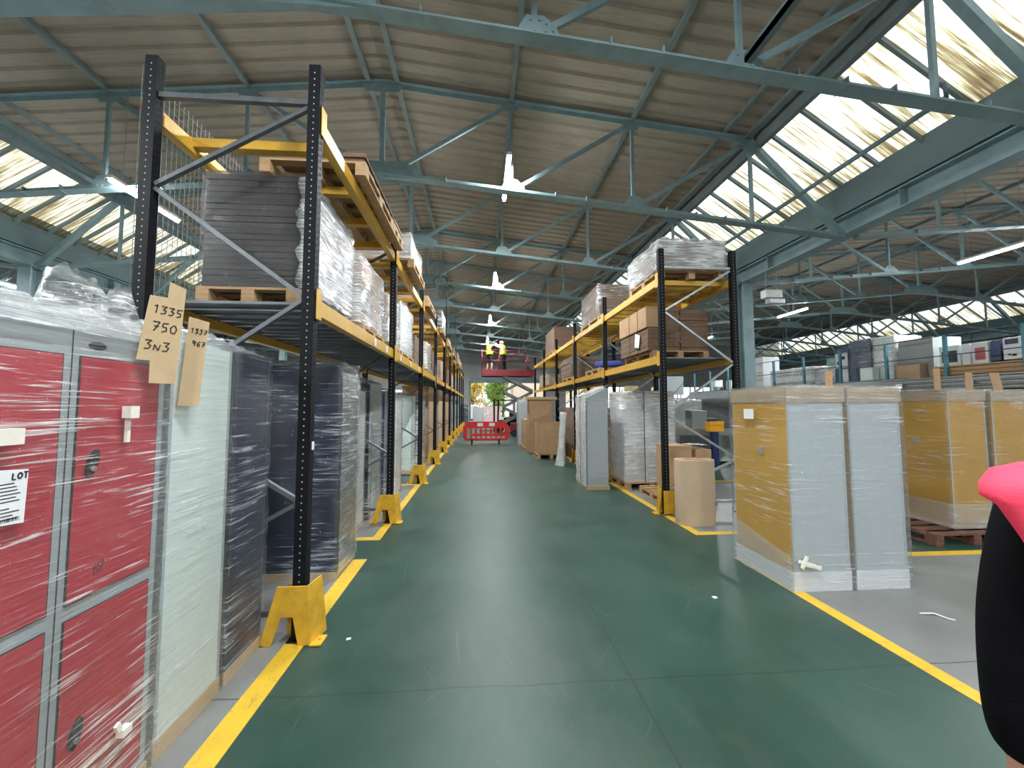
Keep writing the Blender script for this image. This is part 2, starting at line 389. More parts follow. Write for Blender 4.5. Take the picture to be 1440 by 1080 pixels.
def nz(x, y, z=0.0): return noise.noise(Vector((x, y, z)))
ORD = ['first', 'second', 'third', 'fourth', 'fifth', 'sixth', 'seventh', 'eighth', 'ninth', 'tenth', 'eleventh', 'twelfth', 'thirteenth']

# ================================================================== STRUCTURE
# ---- floor and painted zones
struct(MB().add([(-21, Y0, 0), (27, Y0, 0), (27, Y1 + .3, 0), (-21, Y1 + .3, 0)], [(0, 1, 2, 3)]), 'floor', 'floor_green')
GZ = [(-21, -1.25, Y0, 4.25), (-21, -1.25, 4.86, 8.2), (-21, -1.25, 9.25, Y1),
      (2.78, 26.6, Y0, 4.0), (2.80, 5.05, 4.76, 8.1), (2.85, 5.05, 9.1, 19.6), (5.05, 9.0, 4.76, 7.9)]
mb = MB()
for x0, x1, y0, y1 in GZ: mb.box(x0, x1, y0, y1, -0.01, 0.0015)
struct(mb, 'floor_grey_bays', 'floor_grey')
def floor_line(pts, w=0.11):
    mb = MB()
    for (xa, ya), (xb, yb) in zip(pts[:-1], pts[1:]):
        if abs(xa - xb) > abs(ya - yb): mb.box(min(xa, xb) - w / 2, max(xa, xb) + w / 2, ya - w / 2, ya + w / 2, 0, 0.003)
        else: mb.box(xa - w / 2, xa + w / 2, min(ya, yb) + w / 2 + .001, max(ya, yb) - w / 2 - .001, 0, 0.003)
    struct(mb, 'floor_marking', 'line_yellow')
floor_line([(-1.27, -3), (-1.27, 4.33)], 0.14)
floor_line([(-4.0, 4.9), (-1.27, 4.9), (-1.27, 8.15), (-4.0, 8.15)])
floor_line([(-4.0, 9.3), (-1.27, 9.3), (-1.27, 30)])
floor_line([(2.83, -3), (2.83, 3.98), (12, 3.98)])
floor_line([(5.0, 4.8), (2.83, 4.8), (2.83, 8.05), (7.5, 8.05)])
floor_line([(5.0, 9.15), (2.83, 9.15), (2.83, 19.5)])
# ---- end walls
def wall_with_holes(name, y, x0, x1, z1, holes, m, t=0.2):
    mb = MB(); xs = x0
    for (a, b, c, d) in sorted(holes):
        if a > xs: mb.box(xs, a, y, y + t, 0, z1)
        if c > 0: mb.box(a, b, y, y + t, 0, c)
        mb.box(a, b, y, y + t, d, z1); xs = b
    mb.box(xs, x1, y, y + t, 0, z1)
    return struct(mb, name, m)
wall_with_holes('wall_back', Y1, -21, 27, 8.2, [(-0.73, 5.6, 0, 3.64), (7.4, 13.4, 1.5, 3.3), (-9, -5, 1.5, 3.0), (15, 21, 1.6, 3.3)], 'wall_grey')
wall_with_holes('wall_front', Y0 - .2, -21, 27, 8.2, [], 'wall_grey')
struct(MB().box(-21.2, -21, Y0, Y1 + .2, 0, 8.2), 'wall_left', 'wall_grey')
struct(MB().box(26.6, 26.8, Y0, Y1 + .2, 0, 5.95), 'wall_right', 'wall_grey')
mb = MB(); mb.box(-0.85, -0.73, Y1 - .06, Y1 + .22, 0, 3.76); mb.box(5.6, 5.72, Y1 - .06, Y1 + .22, 0, 3.76); mb.box(-0.73, 5.6, Y1 - .06, Y1 + .22, 3.64, 3.76)
mb.box(-0.7, 5.57, Y1 - .3, Y1 - .06, 3.60, 4.05)
struct(mb, 'door_1', 'teal_dark')
mb = MB()
for x0, x1, z0, z1 in ((7.4, 13.4, 1.5, 3.3), (15, 21, 1.6, 3.3), (-9, -5, 1.5, 3.0)):
    k = x0
    while k < x1 + .01: mb.box(k - .03, k + .03, Y1 + .05, Y1 + .15, z0, z1); k += (x1 - x0) / 5
struct(mb, 'window_9', 'teal_dark')

# ---- roof: three bent slopes with glazed skirts either side of each valley
def roof_sheet(name, xr):
    per = 0.30; mb = MB(); xs = [-HALF - .12, -4.9, -2.5, 0, 2.5, 4.9, HALF + .12]
    prof = [(0, 0), (0.165, 0), (0.195, 0.045), (0.265, 0.045)]
    ys = []; y = Y0
    while y < Y1 + .3:
        for a, h in prof: ys.append((y + a, h))
        y += per
    n = len(xs)
    for yy, h in ys:
        for x in xs:
            mb.v.append((xr + x, yy, ztop(abs(x)) + 0.14 + h + (0.012 if x == 0 else 0)))
    for j in range(len(ys) - 1):
        for i in range(n - 1):
            a = j * n + i; mb.f.append((a, a + 1, a + 1 + n, a + n)); mb.m.append(0)
    # upper skin so that the sheet has thickness
    mb2 = MB()
    for i in range(n - 1):
        mb.add([(xr + xs[i], Y0, ztop(abs(xs[i])) + .22), (xr + xs[i + 1], Y0, ztop(abs(xs[i + 1])) + .22), (xr + xs[i + 1], Y1 + .3, ztop(abs(xs[i + 1])) + .22), (xr + xs[i], Y1 + .3, ztop(abs(xs[i])) + .22)], [(0, 1, 2, 3)])
    struct(mb, name, 'fibre_cement')
def purlins(name, xr):
    mb = MB()
    for d in (-HALF + .05, -4.85, -2.45, -0.27, 0.27, 2.45, 4.85, HALF - .05):
        z = ztop(abs(d)) + .09; w = 0.05 if abs(d) < 7 else 0.09
        mb.box(xr + d - w / 2, xr + d + w / 2, Y0, Y1, z - .05, z + .05)
        mb.box(xr + d - w / 2 - .02, xr + d + w / 2 + .02, Y0, Y1, z - .055, z - .045)
    # edge angle carrying the glazing
    for sgn in (-1, 1):
        d = sgn * (HALF + .12); mb.box(xr + min(d, d + sgn * .1), xr + max(d, d + sgn * .1), Y0, Y1, 6.86, 7.16)
        d = sgn * (HALF - .55); mb.box(xr + d - .03, xr + d + .03, Y0, Y1, ztop(6.75) + .05, ztop(6.75) + .14)
    struct(mb, name, 'purlin_steel')
for nm, xr in (('ceiling_left', RIDGE - 2 * VAL), ('ceiling', RIDGE), ('ceiling_right', RIDGE + 2 * VAL)):
    if nm == 'ceiling_left': pass
    roof_sheet(nm, xr); purlins(nm.replace('ceiling', 'ceiling_purlins'), xr)
wi = 0
for xr in (RIDGE - 2 * VAL, RIDGE, RIDGE + 2 * VAL):
    for sg in (-1, 1):
        if xr < -15 and sg < 0: continue
        wi += 1
        xa, xb = xr + sg * (HALF + .2), xr + sg * (VAL - .30); za, zb = 7.02, 5.98
        pane = struct(MB().add([(xa, Y0, za), (xb, Y0, zb), (xb, Y1, zb), (xa, Y1, za)], [(0, 1, 2, 3)]), 'window_%d' % wi, 'dirtier_glazing' if sg < 0 else 'dirty_glazing')
        mb = MB(); y = Y0 + .24
        k = 0
        while y < Y1:
            mb.bar((xa, y, za - .03), (xb, y, zb - .03), 0.05, 0.07, 0); y += 0.66; k += 1
        g = mb.build('glazing_bar', 'purlin_steel', pane)
        # portal: lets the overcast daylight in through this strip
        ld = bpy.data.lights.new('daylight_portal', 'AREA'); ld.shape = 'RECTANGLE'; ld.size = Vector((xb - xa, 0, zb - za)).length; ld.size_y = Y1 - Y0
        ld.cycles.is_portal = True
        lo = bpy.data.objects.new('daylight_portal', ld); COL.objects.link(lo)
        lo.location = ((xa + xb) / 2 + sg * .03, (Y0 + Y1) / 2, (za + zb) / 2 + .05)
        nrm = Vector((sg * (za - zb), 0, abs(xb - xa))).normalized()  # outward normal
        zax = nrm; yax = Vector((0, 1, 0)); xax = yax.cross(zax)
        lo.rotation_euler = Matrix((xax, yax, zax)).transposed().to_euler()
        lo['kind'] = 'helper'
for a, (lx, ly, lz, sx, sz) in enumerate(((2.4, Y1 + .25, 1.82, 6.3, 3.64),)):
    ld = bpy.data.lights.new('door_portal', 'AREA'); ld.shape = 'RECTANGLE'; ld.size = sx; ld.size_y = sz; ld.cycles.is_portal = True
    lo = bpy.data.objects.new('door_portal', ld); COL.objects.link(lo); lo.location = (lx, ly, lz); lo.rotation_euler = (R(-90), 0, 0); lo['kind'] = 'helper'
# ---- valley gutters, beams and columns
for nm, xv in (('left', RIDGE - VAL), ('right', RIDGE + VAL), ('far_right', RIDGE + 3 * VAL)):
    mb = MB()
    mb.prism([(xv - .36, 6.02), (xv - .33, 6.02), (xv - .17, 5.56), (xv + .17, 5.56), (xv + .33, 6.02), (xv + .36, 6.02), (xv + .2, 5.52), (xv - .2, 5.52)][::-1], 'y', Y0, Y1)
    struct(mb, 'trim_gutter_' + nm, 'teal_dark')
    mb = MB(); mb.box(xv - .16, xv + .16, Y0, Y1, 5.47, 5.50); mb.box(xv - .16, xv + .16, Y0, Y1, 5.12, 5.15); mb.box(xv - .015, xv + .015, Y0, Y1, 5.15, 5.47)
    for k in range(30): mb.box(xv - .15, xv + .15, Y0 + 1.15 + k * 1.525 - .008, Y0 + 1.15 + k * 1.525 + .008, 5.15, 5.47) if k % 2 else None
    struct(mb, 'beam_valley_' + nm, 'teal_steel')
    for k, yc in enumerate((-2.15, 10.05, 22.25)):
        mb = MB(); mb.box(xv - .15, xv + .15, yc - .14, yc - .115, 0, 5.12); mb.box(xv - .15, xv + .15, yc + .115, yc + .14, 0, 5.12); mb.box(xv - .012, xv + .012, yc - .115, yc + .115, 0, 5.12)
        mb.box(xv - .25, xv + .25, yc - .25, yc + .25, 0, .03); mb.box(xv - .2, xv + .2, yc - .2, yc + .2, 5.09, 5.12)
        struct(mb, 'column_%s_%d' % (nm, k + 1), 'teal_steel')

# ---- roof trusses
def truss():
    t = empty('roof_truss')
    tp = MB(); bt = MB()
    for sg in (-1, 1):
        tp.bar((0, 0, ztop(0)), (sg * 7.35, 0, ztop(7.35)), 0.012, 0.09); tp.bar((0, 0, ztop(0) + .045), (sg * 7.35, 0, ztop(7.35) + .045), 0.15, 0.012)
        bt.bar((0, .022, zbot(0) + .03), (sg * 9.2, .022, zbot(9.2) + .03), 0.012, 0.085); bt.bar((0, -.022, zbot(0) + .03), (sg * 9.2, -.022, zbot(9.2) + .03), 0.012, 0.085)
        bt.bar((0, 0, zbot(0) - .012), (sg * 9.2, 0, zbot(9.2) - .012), 0.17, 0.012)
        for d in (3.3, 3.9, 5.5, 6.1, 6.7, 1.2, 7.9): bt.box(sg * d - .008, sg * d + .008, -.09, .09, zbot(d) - .022, zbot(d) + .078)
    tp.build('top_chord', 'teal_steel', t); bt.build('bottom_chord', 'teal_steel', t)
    for sg in (-1, 1):
        for d in (2.45, 4.85, 7.3):
            mb = MB(); mb.bar((sg * d, 0, zbot(d) + .03), (sg * d, 0, ztop(d)), 0.06, 0.05); mb.build('vertical_strut', 'teal_steel', t)
        for a, b in ((0.15, 2.4), (2.5, 4.8), (4.9, 7.25)):
            mb = MB(); mb.bar((sg * a, 0, zbot(a) + .05), (sg * b, 0, ztop(b) - .04), 0.05, 0.075); mb.build('diagonal_strut', 'teal_steel', t)
        mb = MB(); mb.bar((sg * 7.3, 0, ztop(7.3)), (sg * 9.2, 0, 5.14), 0.11, 0.11); mb.build('end_strut', 'teal_steel', t)
        for d in (2.45, 4.85):
            mb = MB(); z = zbot(d); mb.prism([(sg * d - .18, z), (sg * d + .28 * 1, z), (sg * d + .24, z + .12), (sg * d + .1, z + .24), (sg * d - .1, z + .24), (sg * d - .18, z + .1)], 'y', -.035, -.028)
            for bx, bz in ((-.1, .05), (0, .05), (.12, .05), (.2, .06), (-.05, .18), (.05, .18), (.13, .14)): mb.tube([(sg * d + bx, -.05, z + bz), (sg * d + bx, -.034, z + bz)], .016, 6)
            mb.build('gusset_plate', 'teal_steel', t)
            mb = MB(); z = ztop(d); mb.prism([(sg * d - .2, z - .02), (sg * d - .14, z - .16), (sg * d + .1, z - .16), (sg * d + .17, z - .02)], 'y', -.03, -.023)
            mb.build('gusset_plate', 'teal_steel', t)
        mb = MB(); z = ztop(7.3); mb.prism([(sg * 7.3 - .24, z + .03), (sg * 7.3 - .2, z - .18), (sg * 7.3 + .15, z - .24), (sg * 7.3 + .2, z)], 'y', -.04, -.032)
        for bx, bz in ((-.15, -.03), (-.05, -.03), (.06, -.04), (-.1, -.12), (.02, -.14), (.1, -.16)): mb.tube([(sg * 7.3 + bx, -.052, z + bz), (sg * 7.3 + bx, -.04, z + bz)], .014, 6)
        mb.build('gusset_plate', 'teal_steel', t)
    mb = MB(); z = zbot(0); mb.prism([(-.75, z - .08), (.75, z - .08), (.68, z + .1), (.42, z + .24), (-.42, z + .24), (-.68, z + .1)], 'y', -.045, -.03)
    for i in range(9):
        for zz in (0, .1): mb.tube([(-.6 + i * .15, -.06, z + zz - .02), (-.6 + i * .15, -.045, z + zz - .02)], .016, 6)
    mb.build('gusset_plate', 'teal_steel', t)
    mb = MB(); z = ztop(0); mb.prism([(-.4, z - .02), (-.3, z - .18), (.3, z - .18), (.4, z - .02)], 'y', -.04, -.03); mb.build('gusset_plate', 'teal_steel', t)
    mb = MB(); mb.bar((0, 0, zbot(0) + .05), (0, 0, ztop(0)), 0.09, 0.06); mb.build('vertical_strut', 'teal_steel', t)
    return t
proto = truss()
tag(proto, None, 'roof truss')
first = True
SIDE = {-1: ('roof bay left of the racking aisle', 'steel roof trusses of the left bay'), 0: ('aisle bay', 'steel roof trusses over the aisle'), 1: ('roof bay over the mezzanine', 'steel roof trusses over the mezzanine bay')}
for s in (0, -1, 1):
    for k, y in enumerate(TR_Y):
        if s == 0 and k == 0: lab = 'pale teal roof truss directly above where the photo is taken'
        elif s == 0: lab = 'pale teal bolted roof truss over the aisle, %s one ahead of the viewer' % ORD[k - 1]
        elif s == -1: lab = 'teal roof truss in the bay beyond the left valley beam, %s from this end' % ORD[k]
        else: lab = 'teal roof truss in the bay above the mezzanine, %s from this end' % ORD[k]
        o = proto if first else copy_tree(proto, (RIDGE + s * 2 * VAL, y, 0))
        first = False
        o.location = (RIDGE + s * 2 * VAL, y, 0); o['label'] = lab; o['group'] = SIDE[s][1]

# ---- conduits
mb = MB(); mb.tube([(5.6, 3.95, 5.36), (5.6, 31.9, 5.36)], .035, 8); mb.tube([(5.6, 3.95, 5.36), (5.52, 3.9, 5.42), (5.5, 3.9, 5.5)], .02, 6)
tag(mb.build('conduit_pipe', 'teal_dark', smooth=True), 'long dark pipe running below the right roof glazing', 'pipe')
mb = MB(); mb.box(3.03, 3.12, -5.9, 3.98, 5.60, 5.66); mb.box(3.03, 3.05, -5.9, 3.98, 5.60, 5.70)
tag(mb.build('cable_tray', 'teal_dark'), 'dark cable tray hanging under the nearest truss, ending there', 'cable tray')

# ---- lights (lit battens)
def batten(hl=.42):
    t = empty('batten_light', cat='ceiling light')
    MB().box(-.045, .045, -.75, .75, .03, .09).build('housing', 'helmet_white', t, .005)
    MB().tube([(0, -.73, .0), (0, .73, .0)], .028, 8).build('lit_tube', 'lit_tube', t, smooth=True)
    mb = MB(); mb.tube([(0, -.5, .09), (0, -.5, hl)], .006, 5); mb.tube([(0, .5, .09), (0, .5, hl)], .006, 5); mb.build('hanger', 'galvanised', t)
    return t
bt = batten(1.0); bt2 = batten(2.0); LD = bpy.data.lights.new('batten_glow', 'AREA'); LD.shape = 'RECTANGLE'; LD.size = .08; LD.size_y = 1.45; LD.energy = LAMP_W; LD.color = (0.93, 0.97, 1.0)
LIGHTS = [(0.53, 7.35 + 6.1 * k, 6.2, 'lit batten light over the aisle, %s one from the viewer' % ORD[k]) for k in range(4)] + [(0.53, 0.85, 6.2, 'lit batten light overhead just behind the first aisle truss')]
LIGHTS += [(-6.3, 7.4 + 6.1 * k, 5.5, 'lit batten light beside the left roof glazing, %s one from the viewer' % ORD[k]) for k in range(4)] + [(-6.3, 1.3, 5.5, 'lit batten light left of the rack, above the viewer')]
LIGHTS += [(12.95, 8.4, 5.5, 'lit batten light above the mezzanine, nearest of that row'), (12.95, 14.6, 5.5, 'lit batten light above the mezzanine, middle of that row'), (12.95, 20.7, 5.5, 'lit batten light above the mezzanine, third of that row'), (12.95, 2.3, 5.5, 'lit batten light right of the yellow lockers')]
LIGHTS += [(0.53, -5.2, 6.2, 'unseen batten light added over the aisle behind the viewer'), (-6.3, -4.8, 5.5, 'unseen batten light added at left behind the viewer'), (12.95, -3.8, 5.5, 'unseen batten light added at right behind the viewer'), (6.9, -4.0, 5.5, 'unseen batten light added beside the right valley behind the viewer')]  # unseen battens added behind the camera to brighten faces turned towards it
LIGHTS += [(-15, 13.4, 5.5, 'lit batten light beyond the left valley beam, seen over the red lockers'), (-15, 6.5, 5.5, 'lit batten light beyond the left valley beam, nearer one'), (-15, 20, 5.5, 'lit batten light beyond the left valley beam, farther one')]
for i, (x, y, z, lab) in enumerate(LIGHTS):
    lo_ = z < 6; src = bt2 if lo_ else bt; o = src if 'label' not in src else copy_tree(src)
    o.location = (x, y, z); o['label'] = lab; o['group'] = 'lit batten lights under the roof'
    l = bpy.data.objects.new('batten_glow', LD); COL.objects.link(l); l.location = (x, y, z - .04)

# ================================================================== RACKS
def post_mesh(h=4.25, holes=True, fx=1):
    mb = MB(); w, d, t = .088, .072, .010
    mb.box(-w / 2, w / 2, -d / 2, -d / 2 + t, 0, h); mb.box(-w / 2, -w / 2 + t, -d / 2 + t, d / 2, 0, h); mb.box(w / 2 - t, w / 2, -d / 2 + t, d / 2, 0, h)
    mb.box(-w / 2 + t, -w / 2 + .03, d / 2 - .006, d / 2, 0, h); mb.box(w / 2 - .03, w / 2 - t, d / 2 - .006, d / 2, 0, h)
    mb.box(-w / 2 - .02, w / 2 + .02, -d / 2 - .03, d / 2 + .03, 0, .012)
    if holes:
        z = .35
        while z < h - .04:
            for sx in (-1, 1):
                mb.box(sx * (w / 2 + .001) - .001, sx * (w / 2 + .001) + .001, -.022, -.010, z, z + .022, 1)
                mb.box(sx * (w / 2 + .001) - .001, sx * (w / 2 + .001) + .001, .008, .020, z + .012, z + .034, 1)
            mb.box(-.004, .004, -d / 2 - .0015, -d / 2 + .0005, z, z + .009, 2)
            z += .05
    return mb
def make_rack(name, label, xf, xb, ys, zl, zu, h, ncross, side):
    root = empty(name, (0, 0, 0), 0, label, 'pallet rack')
    root.location = ((xf + xb) / 2, ys[0], 0); ox, oy = (xf + xb) / 2, ys[0]
    pn = None; pf = None
    n = len(ys)
    for k, y in enumerate(ys):
        near = k < 3
        for x in (xf, xb):
            if near: o = post_mesh(h).build('upright_post', ['post_blue_black', 'hole_dark', 'hole_light'], root)
            elif pf is None: o = pf = post_mesh(h, False).build('upright_post', ['post_blue_black'], root)
            else: o = pf.copy(); COL.objects.link(o)
            o.location = (x - ox, y - oy, 0)
        # bracing between the two posts
        mb = MB(); a, b = min(xf, xb) - ox + .05, max(xf, xb) - ox - .05; yy = y - oy
        mb.box(a, b, yy - .022, yy + .018, h - .31, h - .27)
        zs = [h - .33, h - .98, h - 1.80, h - 2.60, h - 3.30, .35]
        out_first = (side > 0)
        L = b if xf < xb else a; I = a if xf < xb else b    # I = aisle side
        cur = I
        seq = [I, L, I, L, I, L] if side < 0 else [L, I, L, I, L, I]
        for q in range(5):
            mb.bar((seq[q], yy, zs[q] - (.03 if q else 0)), (seq[q + 1], yy, zs[q + 1]), 0.03, 0.035, up=(0, 1, 0))
        mb.box(a, b, yy - .015, yy + .015, .16, .2)
        mb.build('frame_bracing', 'galvanised' if side > 0 else 'galvanised_dull', root)
    for k in range(n - 1):
        ya, yb = ys[k] - oy + .05, ys[k + 1] - oy - .05
        for lv, z in (('lower', zl), ('upper', zu)):
            for x, sg in ((xf - ox, 1), (xb - ox, -1)):
                mb = MB(); out = 1 if (x > 0) else -1
                mb.box(x - .03, x + .03, ya, yb, z - .125, z)
                mb.box(x - out * .045, x - out * .03, ya, yb, z - .125, z - .035)
                xx = x + out * .052
                for e in (ya - .06, yb - .03): mb.box(xx - .004, xx + .004, e, e + .09, z - .17, z + .06)
                mb.build('load_beam', 'yellow_steel', root, .004)
        # lower level deck slats
        mb = MB(); m = 12; w = (yb - ya) / m; x0, x1 = min(xf, xb) - ox + .03, max(xf, xb) - ox - .03
        for q in range(m):
            a = ya + q * w
            mb.box(x0, x1, a + .022, a + w - .022, zl - .03, zl - .024)
            mb.box(x0, x1, a + .022, a + .027, zl - .045, zl - .03); mb.box(x0, x1, a + w - .027, a + w - .022, zl - .045, zl - .03)
        mb.build('deck_panels', 'deck_steel', root)
        for q in range(ncross):
            yy = ya + (q + .5) * (yb - ya) / ncross
            mb = MB(); mb.box(x0 - .02, x1 + .02, yy - .04, yy + .04, zu - .075, zu + .002); mb.box(x0 - .03, x0 + .005, yy - .05, yy + .05, zu - .09, zu + .002); mb.build('pallet_support_bar', 'yellow_steel', root)
    # anti-collapse mesh behind (nearest bays)
    xm = xb - ox + (0.09 if xb > xf else -0.09)
    for k in range(min(2, n - 1)):
        ya, yb = ys[k] - oy, ys[k + 1] - oy; mb = MB(); z = zl
        while z < h: mb.box(xm - .0015, xm + .0015, ya, yb, z, z + .003); z += .10
        y = ya
        while y < yb: mb.box(xm - .0015, xm + .0015, y, y + .003, zl, h - .05); y += .05
        mb.build('mesh_panel', 'wire', root)
    return root
LY = [2.88 + 2.7 * k for k in range(11)]
RY = [5.68 + 2.7 * k for k in range(6)]
make_rack('pallet_rack', 'long two-level pallet rack with yellow beams left of the green aisle', -1.27, -2.45, LY, 2.47, 3.90, 4.27, 4, -1)
make_rack('pallet_rack', 'shorter two-level pallet rack right of the aisle beside the teal column', 2.86, 4.05, RY, 2.45, 3.70, 4.14, 8, 1)
# ---- column guards
def guard():
    mb = MB(); h = .40
    # front sloping shield, two side wings, foot tabs
    for sx in (-1,):
        mb.prism([(-.19, 0), (-.11, 0), (-.05, .19), (.03, .19), (.07, 0), (.155, 0), (.125, h), (-.08, h)], 'y', -.085, -.075)
    mb.add([(.155, -.085, 0), (.195, .10, 0), (.150, .10, h), (.125, -.085, h), (.147, -.077, 0), (.187, .092, 0), (.142, .092, h), (.117, -.077, h)],
           [(0, 1, 2, 3), (7, 6, 5, 4), (0, 4, 5, 1), (1, 5, 6, 2), (2, 6, 7, 3), (3, 7, 4, 0)])
    mb.box(-.07, .10, .05, .056, 0, h * .9)
    mb.box(.15, .23, -.10, .02, 0, .012); mb.box(-.22, -.16, -.085, .10, 0, .012)
    mb.tube([(.20, -.04, .01), (.20, -.04, .03)], .012, 6)
    return mb.build('column_guard', 'yellow_guard', bevel=.003)
g0 = guard(); g0['category'] = 'column guard'; first = True
for sd, ys, x in (('left', LY, -1.31), ('right', RY, 2.90)):
    for k, y in enumerate(ys):
        o = g0 if first else g0.copy()
        if not first: COL.objects.link(o)
        first = False
        o.location = (x, y - .01, 0.002); o.rotation_euler = (0, 0, 0 if sd == 'left' else PI)
        if sd == 'right': o.location = (x, y + .01, 0.002)
        o['label'] = 'yellow steel guard at the foot of the %s post along the %s rack' % (ORD[k], 'long left' if sd == 'left' else 'shorter right')
        o['group'] = 'yellow guards at the rack feet'

# ================================================================== BUILDERS FOR GOODS
def film_shell(parent, x0, x1, y0, y1, z0, z1, m='film_clear', amp=.006, topamp=.03, res=.06, seed=0, top=True, bulge=0.0, zfac=None):
    g = .008; x0 -= g; x1 += g; y0 -= g; y1 += g
    nx = max(2, int((x1 - x0) / res)); ny = max(2, int((y1 - y0) / res)); nzv = max(3, int((z1 - z0) / res))
    per = [(x0 + (x1 - x0) * i / nx, y0) for i in range(nx)] + [(x1, y0 + (y1 - y0) * i / ny) for i in range(ny)] + \
          [(x1 - (x1 - x0) * i / nx, y1) for i in range(nx)] + [(x0, y1 - (y1 - y0) * i / ny) for i in range(ny)]
    cx, cy = (x0 + x1) / 2, (y0 + y1) / 2; N = len(per); mb = MB()
    for j in range(nzv + 1):
        z = z0 + (z1 - z0) * j / nzv
        for (x, y) in per:
            d = amp * (0.5 + nz(x * 5 + seed, y * 5, z * 16) + .5 * nz(x * 2, y * 2 + seed, z * 40)) + bulge
            ex = 1 if x >= x1 - 1e-6 else (-1 if x <= x0 + 1e-6 else 0); ey = 1 if y >= y1 - 1e-6 else (-1 if y <= y0 + 1e-6 else 0)
            zz = z
            if j == nzv: zz += topamp * max(0, .3 + nz(x * 9 + seed, y * 9, 3))
            mb.v.append((x + ex * d, y + ey * d, zz))
    if top:
        for q, f in enumerate((.86, .6, .3, .03)):
            for (x, y) in per:
                mb.v.append((cx + (x - cx) * f, cy + (y - cy) * f, z1 + .006 + topamp * max(0, .5 + 1.3 * nz(x * 7 * f + seed, y * 7 * f, q * 3.1))))
    rows = nzv + 1 + (4 if top else 0)
    for j in range(rows - 1):
        for i in range(N):
            a = j * N + i; b = j * N + (i + 1) % N
            mb.f.append((a, b, b + N, a + N)); mb.m.append(0)
    if top: mb.f.append(tuple((rows - 1) * N + i for i in range(N))); mb.m.append(0)
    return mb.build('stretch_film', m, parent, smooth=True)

def crumple(parent, x0, x1, y0, y1, z, h, m, seed, name='loose_film', step=.035):
    # crumpled gathered film standing up along the top edge
    mb = MB(); nx = max(3, int((x1 - x0) / step)); ny = max(3, int((y1 - y0) / step))
    for j in range(ny + 1):
        for i in range(nx + 1):
            u, v = i / nx, j / ny; x = x0 + (x1 - x0) * u; y = y0 + (y1 - y0) * v
            e = min(1, 4 * min(u, 1 - u)) * min(1, 6 * min(v, 1 - v))
            hh = h * e * (.35 + .9 * abs(nz(x * 8 + seed, y * 8, 0)) + .7 * abs(nz(x * 21, y * 21 + seed, 5)))
            mb.v.append((x + .02 * nz(x * 15, y * 15, 9 + seed), y + .02 * nz(x * 15, y * 15, 19 + seed), z + hh))
    for j in range(ny):
        for i in range(nx):
            a = j * (nx + 1) + i; mb.f.append((a, a + 1, a + nx + 2, a + nx + 1)); mb.m.append(0)
    return mb.build(name, m, parent, smooth=True)

def bundle(name, label, cat, x0, x1, y0, y1, h, front='navy', sidem='panel_white', film='film_clear', base=.05, z=0.0, cap=0.0, group=None, amp=.006, topamp=.05, seams='front', res=.07, basem='cardboard_light', crump=0.0, sidefilm=None):
    """a tall wrapped locker: body, side skins, base tray, film.  front = -Y face material, sidem = +X face material"""
    w, d = x1 - x0, y1 - y0
    t = empty(name, ((x0 + x1) / 2, (y0 + y1) / 2, z), 0, label, cat, group)
    X0, X1, Ya, Yb = -w / 2, w / 2, -d / 2, d / 2
    mb = MB(); mb.box(X0, X1, Ya, Yb, base * .3, h - .004)
    mb.m = [0, 0, 0, 1, 0, 1]
    mb.box(X1 - .001, X1 + .003, Ya, Ya + .02, base, h, 2); mb.box(X1 - .001, X1 + .003, Yb - .02, Yb, base, h, 2)
    mb.box(X0, X0 + .02, Ya - .003, Ya + .001, base, h, 2); mb.box(X1 - .02, X1, Ya - .003, Ya + .001, base, h, 2)
    edge = 'locker_grey' if sidem not in ('navy', 'navy_mid', 'dark_panel') else 'dark_panel'
    mb.build('body', [front, sidem, edge], t)
    if base:
        e = .006; mb = MB()
        mb.box(X0 - e, X1 + e, Ya - e, Ya - e + .004, 0, base + .02); mb.box(X0 - e, X1 + e, Yb + e - .004, Yb + e, 0, base + .02)
        mb.box(X0 - e, X0 - e + .004, Ya, Yb, 0, base + .02); mb.box(X1 + e - .004, X1 + e, Ya, Yb, 0, base + .02); mb.box(X0, X1, Ya, Yb, 0, .004)
        mb.build('cardboard_base', basem, t)
    if cap:
        e = .012; mb = MB(); mb.box(X0 - e, X1 + e, Ya - e, Yb + e, h, h + .008)
        mb.box(X0 - e, X1 + e, Ya - e, Ya - e + .005, h - cap, h); mb.box(X0 - e, X1 + e, Yb + e - .005, Yb + e, h - cap, h)
        mb.box(X0 - e, X0 - e + .005, Ya, Yb, h - cap, h); mb.box(X1 + e - .005, X1 + e, Ya, Yb, h - cap, h); mb.build('cardboard_cap', 'cardboard_filmed', t)
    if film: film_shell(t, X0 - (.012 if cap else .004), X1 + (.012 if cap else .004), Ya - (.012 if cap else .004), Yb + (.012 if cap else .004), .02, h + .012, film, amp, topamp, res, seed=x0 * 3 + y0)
    if sidefilm:
        mb = MB(); ns_, nz_ = max(6, int(d / .04)), int(h / .05)
        for i in range(ns_ + 1):
            for j in range(nz_ + 1):
                y = Ya - .01 + (d + .02) * i / ns_; z = base + (h - base) * j / nz_; mb.v.append((X1 + .026 + .006 * nz(y * 6, z * 22, y0) - (.05 * max(0, (z - h + .12) / .12)), y, z))
        for i in range(ns_):
            for j in range(nz_): a = i * (nz_ + 1) + j; mb.f.append((a, a + 1, a + nz_ + 2, a + nz_ + 1)); mb.m.append(0)
        mb.build('side_film', sidefilm, t, smooth=True)
    if crump: crumple(t, X0, X1, Ya, Yb, h + .01, crump, 'film_heavy', seed=y0)
    return t
PAL = {}
